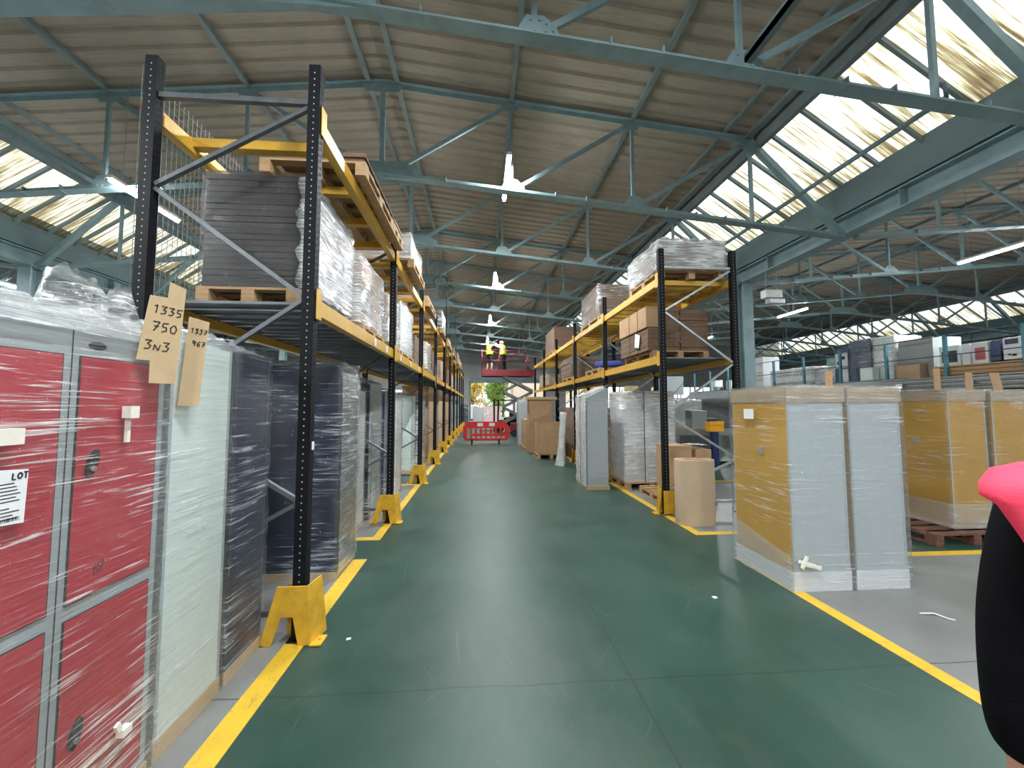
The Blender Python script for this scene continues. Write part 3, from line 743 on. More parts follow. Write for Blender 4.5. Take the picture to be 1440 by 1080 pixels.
def pallet(x, y, z, label, wx=1.0, wy=1.2, m='pallet_wood', rz=0, group=None):
    key = (wx, wy, m)
    if key not in PAL:
        mb = MB(); n = 6
        for k in range(n):
            a = -wy / 2 + k * (wy - .1) / (n - 1); mb.box(-wx / 2, wx / 2, a, a + .1, .118, .138)
        for a in (-wx / 2, -.05, wx / 2 - .1): mb.box(a, a + .1, -wy / 2, wy / 2, .096, .118); mb.box(a, a + .1, -wy / 2, wy / 2, 0, .02)
        for a in (-wx / 2, -.05, wx / 2 - .1):
            for b in (-wy / 2, -.06, wy / 2 - .12): mb.box(a, a + .1, b, b + .12, .02, .096)
        o = mb.build('wooden_pallet', m); PAL[key] = o
    else:
        o = PAL[key].copy(); COL.objects.link(o)
    o.location = (x, y, z); o.rotation_euler = (0, 0, rz)
    tag(o, label, 'pallet', group or 'wooden pallets on and under the racks')
    return o
def stack(name, label, cat, x0, x1, y0, y1, z0, z1, m='cardboard_dark', film='film_heavy', layer=.06, jit=.008, group=None, amp=.01, topamp=.02, res=.08, band=False):
    t = empty(name, ((x0 + x1) / 2, (y0 + y1) / 2, z0), 0, label, cat, group); w, d = (x1 - x0) / 2, (y1 - y0) / 2
    mb = MB(); n = max(1, int((z1 - z0) / layer)); l = (z1 - z0) / n; rr = random.Random(int(x0 * 100 + y0 * 10))
    for k in range(n):
        a, b, c, e = (rr.uniform(-jit, 0) for _ in range(4)); mb.box(-w - a * 1, w + b, -d - c, d + e, k * l, (k + 1) * l - .004)
        mb.box(-w + .02, w - .02, -d + .02, d - .02, (k + 1) * l - .004, (k + 1) * l)
    mb.build('flat_sheets' if layer < .1 else 'cartons', m, t)
    if band:
        mb = MB()
        for q in (-.35, .35):
            mb.box(w * q * 2 - .008, w * q * 2 + .008, -d - .004, -d, 0, z1 - z0); mb.box(w * q * 2 - .008, w * q * 2 + .008, -d - .004, d, z1 - z0, z1 - z0 + .003)
            mb.box(-w - .004, -w, d * q * 2 - .008, d * q * 2 + .008, 0, z1 - z0)
        mb.build('strapping', 'dark_gap', t)
    if film: film_shell(t, -w, w, -d, d, 0.0, z1 - z0 + .01, film, amp, topamp, res, seed=y0 * 2 + x0)
    return t
def carton(label, x0, x1, y0, y1, z0, z1, m='cardboard', open_top=False, group=None, cat='box', name='cardboard_box'):
    t = empty(name, ((x0 + x1) / 2, (y0 + y1) / 2, z0), 0, label, cat, group); w, d, h = (x1 - x0) / 2, (y1 - y0) / 2, z1 - z0
    mb = MB()
    if open_top:
        e = .006; mb.box(-w, w, -d, -d + e, 0, h); mb.box(-w, w, d - e, d, 0, h); mb.box(-w, -w + e, -d, d, 0, h); mb.box(w - e, w, -d, d, 0, h); mb.box(-w, w, -d, d, 0, e)
        mb.build('carton_wall', m, t)
        mb = MB(); mb.box(-w + .006, w - .006, -.04, .04, h * .0 + .006, .009); mb.build('packing_tape', 'kraft_roll', t)
    else:
        mb.box(-w, w, -d, d, 0, h); mb.build('carton_body', m, t, .004)
        mb = MB(); mb.box(-w - .002, w + .002, -.03, .03, h - .1, h + .002); mb.build('packing_tape', 'kraft_roll', t)
    return t

# stroke lettering --------------------------------------------------
GL = {'1': [[(0.1, .8), (.35, 1), (.3, 0)]], '3': [[(0, .95), (.5, 1), (.2, .6), (.5, .45), (.35, .1), (0, .05)]],
      '5': [[(.55, 1), (.1, .95), (.08, .55), (.4, .55), (.45, .2), (.05, 0)]], '7': [[(0, .95), (.55, 1), (.15, 0)], [(.1, .5), (.5, .52)]],
      '0': [[(.25, .9), (.02, .6), (.1, .1), (.4, .05), (.55, .5), (.4, .9), (.25, .9)]], 'N': [[(0, 0), (.05, .6), (.4, 0), (.5, .65)]],
      '9': [[(.5, .8), (.2, 1), (.05, .7), (.3, .5), (.5, .8), (.35, 0)]], '6': [[(.5, 1), (.1, .6), (.08, .1), (.4, .05), (.45, .4), (.1, .45)]],
      'L': [[(0.05, 1), (.05, 0), (.5, 0)]], 'O': [[(.27, 1), (0, .7), (0, .3), (.27, 0), (.55, .3), (.55, .7), (.27, 1)]], 'T': [[(0, 1), (.6, 1)], [(.3, 1), (.3, 0)]]}
def write(parent, text, org, right, up, size, w, m='ink', name='handwriting', adv=.72):
    mb = MB(); org = Vector(org); right = Vector(right); up = Vector(up); nn = right.cross(up).normalized()
    x = 0
    for ch in text:
        if ch in GL:
            for st in GL[ch]:
                P = [org + right * ((x + a) * size) + up * (b * size) for a, b in st]
                for p, q in zip(P[:-1], P[1:]): mb.bar(p, q, w, .0012, up=nn)
        x += adv
    return mb.build(name, m, parent)

# ================================================================== LEFT FRONT ROW
# red two-tier lockers (faces look towards the aisle, +X)
t = empty('locker_bank', (-1.5, 1.12, 0), 0, 'grey steel locker bank with red doors wrapped in clear film', 'lockers')
mb = MB(); mb.box(-.5, 0, -.40, .785, .05, 1.965)
mb.build('cabinet_body', 'locker_grey', t, .003)
def red_door(y0, y1, z0, z1, hz, hole=True, vy=None):
    d = MB(); d.box(.001, .008, y0, y1, z0, z1); e = .004
    door = d.build('door', 'red_door', t, .002)
    g = MB()
    for a in ((y0 - e, y0), (y1, y1 + e)): g.box(.0, .006, a[0], a[1], z0 - e, z1 + e)
    for a in ((z0 - e, z0), (z1, z1 + e)): g.box(.0, .006, y0, y1, a[0], a[1])
    g.build('door_gap', 'dark_gap', door)
    if hz:
        h = MB(); cy = y0 + .055
        pts = [(cy + .020 * math.sin(a) + .012 * math.cos(a), hz + .052 * math.cos(a)) for a in [i * PI / 8 for i in range(16)]]
        h.prism(pts[::-1], 'x', .008, .020); h.tube([(.02, cy - .006, hz - .02), (.030, cy - .006, hz - .02)], .011, 10, 1); h.build('cam_lock', ['glossy_black', 'chrome'], door, .002)
    for k in range(4):
        zc = z0 + .095
        v = MB(); v.bar((.0085, y0 + .09 + k * .011, zc - .022), (.0085, y0 + .097 + k * .011, zc + .022), .002, .003, up=(1, 0, 0)); v.build('vent_slot', 'dark_gap', door)
    return door
for y0, y1, hh in ((-.345, -.03, 1), (-.02 + .03, .335, 1), (.40, .745, 1)):
    red_door(y0, y1, .925, 1.835, 1.43); red_door(y0, y1, .10, .865, .44)
for y0 in (-.06, .03, .36): pass
mb = MB()
for yv in (-.01, .37): mb.box(.0005, .0025, yv - .0015, yv + .0015, .06, 1.95)
mb.build('seam', 'dark_gap', t)
mb = MB()
for yv in (.15, .53): mb.prism([(yv - .07 + .034 * math.cos(q), 1.885 + .016 * math.sin(q)) for q in [i * PI / 8 for i in range(16)]], 'x', .0, .004)
for v in range(2):
    mb.v = [(a, b if False else b, c) for a, b, c in mb.v]
mb.build('hanging_slot', 'dark_gap', t)
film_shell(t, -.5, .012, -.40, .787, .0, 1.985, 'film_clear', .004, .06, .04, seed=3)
crumple(t, -.5, -.02, -.38, .80, 1.97, .13, 'film_heavy', 2.0)
crumple(t, -.30, -.04, .42, .78, 1.98, .24, 'film_clear', 7.0, step=.02)
mb = MB(); mb.box(-.5, .006, -.40, .79, 0, .05); mb.build('cardboard_base', 'cardboard_light', t)
# clear tape gathered top band of film hanging down over the header
mb = MB(); N = 30
for i in range(N + 1):
    y = -.40 + 1.19 * i / N
    for j, zz in enumerate((1.998, 1.975, 1.95, 1.925 + .012 * nz(i * .7, 3))): mb.v.append((.028 + .006 * nz(i * .9, j * 2.1), y, zz))
for i in range(N):
    for j in range(3): a = i * 4 + j; mb.f.append((a, a + 4, a + 5, a + 1)); mb.m.append(0)
mb.build('gathered_film', 'film_heavy', t, smooth=True)

def on_red(mb, name, m, label, cat, loc=(-1.47, 1.12, 0), bevel=0): return tag(mb.build(name, m, loc=loc, bevel=bevel), label, cat)
mb = MB(); mb.box(0, .035, .545, .585, 1.60, 1.65); mb.box(0, .012, .560, .575, 1.50, 1.60); on_red(mb, 'foam_protector', 'foam', 'small cream foam T-shaped protector on the upper right red door', 'packaging')
mb = MB(); mb.box(0, .035, .12, .185, 1.53, 1.58); on_red(mb, 'foam_protector', 'foam', 'cream foam block cut by the picture edge on the left red door', 'packaging')
mb = MB(); mb.box(0, .03, .60, .64, .30, .33); mb.bar((.015, .60, .33), (.015, .585, .365), .012, .02); on_red(mb, 'foam_protector', 'foam', 'torn cream foam piece low on the bottom right red door', 'packaging')
# paper label
t = empty('paper_label', (-1.468, 1.335, 1.36), 0, 'white printed paper label reading LOT on the left red door', 'label')
mb = MB(); mb.prism([(-.09, -.075), (.012, -.085), (.016, .085), (-.09, .095)], 'x', 0, .001); mb.build('paper_sheet', 'paper', t)
write(t, 'LOT', (.002, -.028, .058), (0, 1, 0), (0, .05, 1), .02, .0035, name='lot_print', adv=.75)
mb = MB(); rr = random.Random(5)
for k in range(11):
    z = .045 - k * .011; mb.box(.0012, .0018, -.085, -.085 + rr.uniform(.03, .085), z, z + .003)
for k in range(16): mb.box(.0012, .0018, -.07 + k * .0045, -.07 + k * .0045 + rr.uniform(.001, .003), -.072, -.060)
mb.build('printed_lines', 'ink', t)

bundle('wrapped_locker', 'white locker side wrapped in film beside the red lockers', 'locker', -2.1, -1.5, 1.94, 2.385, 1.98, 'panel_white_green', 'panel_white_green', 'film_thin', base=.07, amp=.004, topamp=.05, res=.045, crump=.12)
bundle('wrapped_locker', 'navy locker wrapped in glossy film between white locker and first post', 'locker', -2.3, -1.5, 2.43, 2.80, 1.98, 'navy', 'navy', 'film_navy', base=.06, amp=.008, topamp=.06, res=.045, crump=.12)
# cardboard number cards
def card(label, poly, loc, texts, ry=0):
    t = empty('cardboard_tag', loc, 0, label, 'cardboard sign', rot=(0, 0, R(-38)))
    mb = MB(); mb.prism(poly, 'x', 0, .005); mb.build('card_sheet', 'cardboard_light', t, .001)
    mb = MB(); mb.box(.0052, .006, poly[0][0] - .0, poly[0][0] + .12, .07, .12)
    for tx, (y, z), s in texts: write(t, tx, (.0065, y, z), (0, 1, -.10), (0, .1, 1), s, .004)
card('cut cardboard card handwritten 1335 750 3N3 stuck above red lockers', [(-.055, .02), (-.01, .02), (-.01, -.08), (.08, -.08), (.105, .365), (.045, .385), (.04, .31), (-.01, .31), (-.02, .31)][::-1],
     (-1.440, 1.76, 1.83), [('1335', (-.010, .235), .037), ('750', (-.010, .155), .042), ('3N3', (-.032, .07), .042)])
card('narrow cardboard card handwritten 1337 967 hanging beside the larger card', [(-.03, -.10), (.055, -.10), (.085, .335), (.0, .35)][::-1],
     (-1.462, 1.985, 1.75), [('1337', (.006, .27), .025), ('967', (.014, .205), .027)])

# ================================================================== LEFT UNDER RACK
LB = [
 ('navy locker front in glossy film standing in the first rack bay', -2.3, -1.36, 3.80, 4.33, 2.05, 'navy', 'dark_panel', 'film_navy', .05),
 ('off-white narrow locker with dark front under the first bay end', -2.3, -1.62, 5.02, 5.50, 1.86, 'dark_panel', 'panel_white', 'film_clear', .05),
 ('charcoal locker in grey film just past the second left post', -2.3, -1.60, 5.72, 6.25, 1.98, 'dark_panel', 'grey_panel', 'film_clear', .05),
 ('purple locker in film between second and third left posts', -2.3, -1.56, 6.45, 6.80, 1.90, 'purple', 'purple', 'film_clear', .05),
 ('pale pinkish wrapped locker next to the purple one', -2.3, -1.52, 6.95, 7.55, 1.85, 'purple', 'panel_white', 'film_clear', .05),
 ('large off-white wrapped cabinet past the walkway gap at left', -2.4, -1.66, 9.55, 10.0, 1.90, 'panel_white_green', 'panel_white_green', 'film_thin', .05),
 ('blue and silver wrapped locker stack past the walkway gap', -2.3, -1.52, 10.05, 10.72, 1.85, 'navy_mid', 'navy_mid', 'film_heavy', .05),
 ('tall brown carton under the fourth left bay', -2.3, -1.50, 11.4, 12.5, 2.25, 'cardboard', 'cardboard', None, 0),
 ('tall brown carton with pale side under the fifth left bay', -2.3, -1.48, 14.0, 16.0, 2.25, 'cardboard', 'cardboard_light', None, 0),
 ('light wrapped carton between the two tall brown ones', -2.3, -1.50, 12.7, 13.4, 1.90, 'panel_white', 'panel_white', 'film_clear', .05),
 ('brown upright carton under the sixth left bay', -2.3, -1.48, 16.6, 18.6, 2.2, 'cardboard', 'cardboard', None, 0),
 ('white cabinet under the seventh left bay', -2.3, -1.50, 19.4, 20.2, 1.9, 'dark_panel', 'panel_white', 'film_clear', .05),
 ('dark wrapped cabinet under the seventh left bay', -2.3, -1.50, 20.4, 21.3, 1.9, 'dark_panel', 'dark_panel', 'film_clear', .05),
 ('white wrapped cabinet under the eighth left bay', -2.3, -1.50, 22.2, 23.8, 1.95, 'panel_white', 'panel_white', 'film_clear', .05),
 ('grey wrapped cabinet under the ninth left bay', -2.3, -1.50, 24.9, 26.4, 1.95, 'grey_panel', 'grey_panel', 'film_clear', .05),
 ('white wrapped cabinet near the far end of the left rack', -2.3, -1.50, 27.4, 29.2, 1.95, 'panel_white', 'panel_white', 'film_clear', .05)]
for i, (lab, x0, x1, y0, y1, h, fm, sm, film, base) in enumerate(LB):
    box = film is None
    bundle('cardboard_box' if box else 'wrapped_locker', lab, 'box' if box else 'locker', x0, x1, y0, y1, h, fm, sm, film, base=base,
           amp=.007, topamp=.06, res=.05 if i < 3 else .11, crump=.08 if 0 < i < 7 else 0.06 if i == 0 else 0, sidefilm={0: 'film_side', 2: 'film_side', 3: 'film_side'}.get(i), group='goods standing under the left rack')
# second row behind the left rack, seen between the lockers
for k, (y0, y1, m, h) in enumerate(((1.0, 2.7, 'grey_panel', 1.7), (3.2, 5.4, 'dark_panel', 1.75), (5.9, 8.0, 'panel_white', 1.8), (9.6, 12.4, 'panel_white_green', 1.8), (13, 17, 'cardboard', 1.8))):
    bundle('wrapped_locker', 'wrapped cabinet in the second row behind the left rack, %s from this end' % ORD[k], 'locker', -3.6, -2.75, y0, y1, h, m, m, 'film_clear', base=.04, res=.14, group='second row behind the left rack')

# ================================================================== LEFT RACK LOADS
def load(label, x0, x1, y0, y1, z0, z1, **k):
    pallet((x0 + x1) / 2, (y0 + y1) / 2, z0, 'pallet under the ' + k.pop('pl'), max(.8, round(x1 - x0 + .1, 1)), round(y1 - y0 + .04, 1))
    return stack('wrapped_load', label, 'pallet load', x0, x1, y0, y1, z0 + .14, z1, group=k.pop('group', 'wrapped loads on the racks'), **k)
ZL = 2.475
KEEP = load('black-grey wrapped sheet stack on the nearest pallet of left rack', -2.25, -1.50, 3.16, 4.22, ZL, 3.57, pl='black-grey load nearest in the left rack', m='dark_sheets', film='film_dark', layer=.05, amp=.012, res=.05)
film_shell(KEEP, .395, .43, -.5, .58, .01, .95, 'film_heavy', .03, .03, .05, seed=9)
load('silver wrapped carton stack, second load along left lower beam', -2.3, -1.40, 4.42, 5.42, ZL, 3.42, pl='second silver load of the left lower level', m='cardboard', film='film_heavy', layer=.3, amp=.03, res=.05)
load('silver wrapped carton stack just past second left post', -2.3, -1.40, 5.72, 6.45, ZL, 3.35, pl='load just past the second left post', m='cardboard_light', film='film_heavy', layer=.3, amp=.02)
load('pale wrapped stack before the third left post', -2.3, -1.38, 6.6, 7.75, ZL, 3.48, pl='pale stack before the third left post', m='panel_white', film='film_heavy', layer=.3, amp=.02)
load('brown carton load in film past the third left post', -2.3, -1.45, 8.5, 9.6, ZL, 3.25, pl='brown load past the third left post', m='cardboard_dark', film=None, layer=.08)
load('clear wrapped white load in the third left bay', -2.3, -1.38, 9.8, 10.8, ZL, 3.3, pl='white load in the third left bay', m='cardboard_light', film='film_heavy', layer=.3, amp=.03, res=.1)
for k, (y0, y1, z1, m, f) in enumerate(((11.4, 12.5, 3.3, 'cardboard_dark', None), (12.7, 13.5, 3.1, 'grey_panel', 'film_clear'), (14.0, 15.2, 3.35, 'cardboard', None), (15.4, 16.3, 3.2, 'dark_panel', 'film_clear'), (17, 18.6, 3.3, 'cardboard_dark', None), (19.5, 21.3, 3.2, 'cardboard', None), (22.1, 24, 3.3, 'grey_panel', 'film_clear'), (25, 26.6, 3.2, 'cardboard_dark', None))):
    load('load on the left lower level, %s beyond the fourth post' % ORD[k], -2.3, -1.42, y0, y1, ZL, z1, pl='%s lower load beyond the fourth left post' % ORD[k], m=m, film=f, layer=.09, res=.12)
ZU = 3.905
# upper level, first bay: flat cartons and empty pallets lying on the support bars
pallet(-1.62, 4.25, ZU, 'upper-level pallet nearest the camera on the left rack', 1.0, 1.2)
stack('flat_carton_pile', 'flattened brown cartons overhanging the upper left beam', 'cardboard pile', -2.0, -1.13, 3.68, 4.86, ZU + .14, 4.16, m='cardboard_dark', film=None, layer=.02, jit=.03)
pallet(-1.62, 5.16, ZU, 'second upper-level pallet on the left rack', 1.0, .6)
stack('flat_carton_pile', 'smaller flattened carton pile on the second upper left pallet', 'cardboard pile', -1.95, -1.12, 4.93, 5.44, ZU + .14, 4.12, m='cardboard', film=None, layer=.02, jit=.03)
load('small silvery wrapped load above the second left post', -2.2, -1.14, 6.1, 7.3, ZU, 4.45, pl='small silvery upper load past the second left post', m='cardboard_light', film='film_heavy', layer=.2, amp=.02)
for k, (y0, y1, z1, m, f) in enumerate(((8.5, 9.8, 4.15, 'cardboard', None), (11.6, 12.8, 4.6, 'dark_panel', 'film_clear'), (14.2, 15.4, 4.2, 'cardboard', None), (17, 18.4, 4.3, 'cardboard_dark', None), (20, 21.5, 4.5, 'cardboard_dark', None), (22.0, 24.2, 4.4, 'cardboard', None))):
    load('load on the left upper level, %s beyond the silvery one' % ORD[k], -2.2, -1.16, y0, y1, ZU, z1, pl='%s upper load beyond the silvery one' % ORD[k], m=m, film=f, layer=.07, res=.12)
# torn film hanging from the lower beam
mb = MB(); rr = random.Random(3)
for i in range(7):
    for j in range(10): mb.v.append((-1.225 + .015 * nz(i, j * .7, 2), 10.5 + .05 * i + .02 * nz(j * .8, i), 2.85 - .065 * j - .02 * i))
for i in range(6):
    for j in range(9): a = i * 10 + j; mb.f.append((a, a + 1, a + 11, a + 10)); mb.m.append(0)
tag(mb.build('torn_film', 'film_milky', smooth=True), 'torn white film hanging over the left lower beam near the fourth post', 'packaging film')
# small beam labels
for k, (y, s) in enumerate(((4.5, 'left of'), (5.05, 'right of'), (5.95, ''), (6.8, ''), (7.7, ''))):
    mb = MB(); mb.box(0, .001, -.035, .035, -.04, .04); tag(mb.build('beam_label', 'paper', loc=(-1.222, y, 2.40)), 'small white location label on the left lower beam, %s from this end' % ORD[k], 'label', 'location labels on the left beam')
mb = MB(); mb.box(0, .001, -.02, .02, -.03, .03); tag(mb.build('post_label', 'paper', loc=(-1.217, 2.88, 1.36)), 'small pale sticker on the first left rack post', 'label')

# ================================================================== RIGHT FRONT GROUP
for i, (x0, x1, lab, fm) in enumerate(((2.80, 3.34, 'tall white-ended locker with ochre doors, capped with cardboard, left of its pair', 'panel_white_blue'), (3.40, 3.90, 'tall white-ended locker with cardboard cap, right of its pair', 'panel_white_blue'))):
    t = bundle('wrapped_locker', lab, 'locker', x0, x1, 3.26, 4.00, 1.815, fm, fm, None, base=.15, cap=.13, group='cardboard-capped lockers right of the aisle', basem='panel_white')
    w = (x1 - x0) / 2
    mb = MB(); mb.box(-w - .004, -w, -.36, .36, .16, 1.78); d = mb.build('door', 'ochre_door', t, .002)
    mb = MB(); mb.box(-w - .018, -w - .004, -.07, -.02, 1.18, 1.25); mb.box(-w - .022, -w - .016, -.055, -.035, 1.20, 1.225); mb.build('latch', 'galvanised', d, .002)
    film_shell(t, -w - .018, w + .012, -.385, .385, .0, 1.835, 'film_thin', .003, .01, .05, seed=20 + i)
    mb = MB()
    for q in range(13):
        y = -.385 + .77 * q / 12; zt = .30 + .16 * q / 12
        for j in range(8): mb.v.append((-w - .032 - .004 * nz(q * .8, j * .9, i), y, zt * j / 7 + .005))
    for q in range(12):
        for j in range(7): a = q * 8 + j; mb.f.append((a, a + 1, a + 9, a + 8)); mb.m.append(0)
    mb.build('lower_film_band', 'film_milky', t, smooth=True)
mb = MB(); mb.prism([(3.62, 1.52), (3.76, 1.52), (3.76, 1.62), (3.62, 1.62)], 'x', 2.752, 2.753)
tag(mb.build('shipping_label', 'paper'), 'small printed label on the ochre door facing the aisle', 'label')
mb = MB()
for a, b in (((2.82, .26), (2.96, .22)), ((2.90, .30), (2.84, .20)), ((2.84, .235), (3.02, .20)), ((2.96, .22), (3.01, .19))): mb.bar((a[0], 3.225, a[1] + .02), (b[0], 3.215, b[1] + .02), .03, .012, up=(0, 1, 0))
tag(mb.build('tape_scrap', 'foam', bevel=.003), 'crumpled white tape scraps low on the nearest white locker end', 'tape')
# ochre lockers on old pallets behind
for k, (x, y, r) in enumerate(((5.9, 4.72, 0.02), (7.05, 4.78, -.03))):
    pallet(x, y, 0.003, 'worn reddish pallet under the %s yellow lockers' % ('nearer' if k == 0 else 'farther'), 1.1, 1.1, 'pallet_old', r, 'worn reddish pallets under the yellow lockers')
for i, (x0, x1, lab) in enumerate(((5.85, 6.37, 'yellow wrapped locker on a worn pallet, showing its keyhole side'), (6.46, 6.98, 'middle yellow wrapped locker behind the person in pink'), (7.07, 7.6, 'rightmost yellow wrapped locker behind the person in pink'))):
    t = bundle('wrapped_locker', lab, 'locker', x0, x1, 4.34, 5.08, 1.69, 'ochre_door', 'ochre_door', None, base=.02, z=.145, cap=.12, group='yellow lockers on worn pallets')
    w = (x1 - x0) / 2
    if i == 0:
        mb = MB(); mb.box(-w - .016, -w - .002, -.05, .02, 1.02, 1.09); mb.build('latch', 'galvanised', t, .002)
    film_shell(t, -w - .016, w + .012, -.385, .385, .0, 1.71, 'film_thin', .003, .01, .07, seed=40 + i)
    film_shell(t, -w - .022, w + .018, -.393, .393, .0, .30, 'film_milky', .002, .0, .07, seed=50 + i, top=False)
for k, (x0, x1, z0, z1, sl, nm) in enumerate(((5.78, 5.87, 1.85, 2.13, 0, 'left'), (6.22, 6.32, 1.85, 2.08, 0, 'middle'), (6.56, 6.70, 1.85, 2.08, .05, 'right, leaning one'))):
    mb = MB(); mb.prism([(x0 + sl, z0), (x1 + sl, z0), (x1, z1), (x0, z1)], 'y', 4.40, 4.405)
    tag(mb.build('cardboard_strip', 'cardboard', bevel=.001), 'brown cardboard strip standing on the yellow lockers, %s of three' % nm, 'cardboard strip', 'cardboard strips on the yellow lockers')
mb = MB(); mb.prism([(4.60, 1.835), (4.72, 1.835), (4.72, 2.14), (4.60, 2.14)], 'y', 4.62, 4.625)
# brown cardboard strip tucked behind the white pair
mb = MB(); mb.prism([(3.62, 1.83), (3.70, 1.83), (3.70, 2.02), (3.62, 2.02)], 'y', 3.7, 3.705)
tag(mb.build('cardboard_strip', 'cardboard', bevel=.001), 'lone brown cardboard strip standing on the white locker pair', 'cardboard strip')
# kraft roll: rounded oval bundle of corrugated card
t = empty('corrugated_card_roll', (3.05, 5.22, 0), 0, 'upright oval roll of plain brown card before the right rack', 'cardboard roll')
def oval(rx, ry, n=40): return [(rx * math.copysign(abs(math.cos(a)) ** .75, math.cos(a)), ry * math.copysign(abs(math.sin(a)) ** .75, math.sin(a))) for a in [2 * PI * i / n for i in range(n)]]
mb = MB(); P = oval(.27, .16); zs = (0, .01, .88, .895, .9)
for z, f in zip(zs, (1, 1, 1, .99, .96)):
    for x, y in P: mb.v.append((x * f, y * f, z))
for j in range(4):
    for i in range(40): a = j * 40 + i; b = j * 40 + (i + 1) % 40; mb.f.append((a, b, b + 40, a + 40)); mb.m.append(0)
mb.f.append(tuple(range(160, 200))); mb.m.append(0)
mb.build('outer_sheet', 'kraft_roll', t, smooth=True)
mb = MB()
for k in range(4):
    P2 = oval(.24 - k * .045, .135 - k * .03, 30)
    for i in range(30): a, b = P2[i], P2[(i + 1) % 30]; mb.bar((a[0], a[1], .902), (b[0], b[1], .902), .006, .004)
mb.build('rolled_edges', 'cardboard', t)
# boxes behind the roll
carton('brown box with a torn label beside the first right rack post', 3.28, 3.68, 6.35, 6.85, 0.14, .96)
pallet(3.5, 6.6, 0.002, 'pallet under the boxes behind the brown card roll', .9, 1.0)
carton('second brown box, farther right behind the card roll', 3.72, 4.0, 6.3, 6.85, 0.14, .90)
mb = MB(); N = 8
for i in range(N + 1):
    for j in range(N + 1): mb.v.append((3.66 + .32 * i / N, 6.36 + .3 * j / N, .955 + .012 + .03 * abs(nz(i * .6, j * .7, 4))))
for i in range(N):
    for j in range(N): a = i * (N + 1) + j; mb.f.append((a, a + N + 1, a + N + 2, a + 1)); mb.m.append(0)
tag(mb.build('crumpled_paper', 'paper', smooth=True), 'crumpled white paper lying on the box behind the card roll', 'paper')
# big white wrapped load on pallet
pallet(3.42, 7.80, 0.002, 'pallet under the big silver-wrapped load in the right rack', 1.05, .95)
t = empty('wrapped_load', (3.42, 7.82, .142), 0, 'big silver-white wrapped load with black strap under the right rack', 'pallet load', 'goods standing under the right rack')
mb = MB()
P = [(-.42, -.42), (.5, -.42), (.5, .42), (-.5, .42), (-.5, -.3)]
mb.prism(P, 'z', 0, 1.74); mb.build('cartons', 'panel_white', t)
mb = MB(); mb.prism([(a * 1.02, b * 1.03) for a, b in P], 'z', 1.66, 1.79); mb.build('corner_cap', 'kraft_roll', t)
film_shell(t, -.51, .51, -.435, .435, 0, 1.80, 'film_heavy', .012, .02, .05, seed=61)
mb = MB(); mb.box(-.13, -.118, -.46, -.455, 0, 1.81); mb.box(-.13, -.118, -.455, .45, 1.81, 1.815); mb.build('strap', 'dark_gap', t)
# sloping topped bubble-wrapped pack standing in the aisle
t = empty('wrapped_locker', (2.35, 7.78, 0), 0, 'grey sloping-top locker with bubble wrapped sides standing in the aisle', 'locker', 'goods standing under the right rack')
mb = MB(); mb.prism([(-.21, .06), (.21, .06), (.21, 2.02), (-.21, 1.82)], 'y', -.38, .38); mb.build('body', 'panel_white_blue', t, .004)
mb = MB(); mb.prism([(-.23, 0), (.23, 0), (.23, .08), (-.23, .08)], 'y', -.40, .40); mb.build('cardboard_base', 'cardboard_light', t)
mb = MB(); N = 14; Mz = 40
for i in range(N + 1):
    for j in range(Mz + 1):
        y = -.40 + .80 * i / N; z = .06 + 1.78 * j / Mz
        mb.v.append((-.235 - .02 * abs(nz(y * 9, z * 9, 1)) - .012 * nz(y * 24, z * 24, 3), y, z))
for i in range(N):
    for j in range(Mz): a = i * (Mz + 1) + j; mb.f.append((a, a + 1, a + Mz + 2, a + Mz + 1)); mb.m.append(0)
mb.build('bubble_wrap', 'bubble_film', t, smooth=True)
mb = MB(); mb.box(-.262, -.258, -.06, -.045, .06, 1.86); mb.build('strap', 'dark_gap', t)
mb = MB(); nx, ny = 16, 20
for j in range(ny + 1):
    for i in range(nx + 1):
        u = i / nx; y = -.40 + .8 * j / ny; x = -.25 + .47 * u
        mb.v.append((x, y, 1.84 + .205 * u + .05 * abs(nz(x * 12, y * 12, 7)) + .03 * abs(nz(x * 30, y * 30, 2))))
for j in range(ny):
    for i in range(nx): a = j * (nx + 1) + i; mb.f.append((a, a + 1, a + nx + 2, a + nx + 1)); mb.m.append(0)
mb.build('loose_film', 'film_heavy', t, smooth=True)
film_shell(t, -.215, .215, -.385, .385, .06, 1.80, 'film_thin', .004, 0, .06, seed=5, top=False)
# leaning roll of bubble wrap
t = empty('bubble_wrap_roll', (2.30, 10.5, 0), 0, 'white bubble wrap roll standing upright with its loose end flared', 'packaging roll')
mb = MB(); n = 24
for j in range(21):
    z = 1.48 * j / 20; rr_ = .10 + .05 * max(0, 1 - z / .6) ** 1.5
    for i in range(n):
        a = 2 * PI * i / n; q = rr_ * (1 + .10 * nz(math.cos(a) * 2, math.sin(a) * 2, z * 3) + .14 * math.sin(3 * a) * max(0, 1 - z)); mb.v.append((.06 * z - .02 + q * math.cos(a), q * math.sin(a), z))
for j in range(20):
    for i in range(n): a = j * n + i; b = j * n + (i + 1) % n; mb.f.append((a, b, b + n, a + n)); mb.m.append(0)
mb.f.append(tuple(20 * n + i for i in range(n))); mb.m.append(0)
mb.build('roll', 'bubble_film', t, smooth=True)
mb = MB(); mb.tube([(.065, 0, 1.47), (.067, 0, 1.485)], .03, 12); mb.build('core', 'cardboard', t)
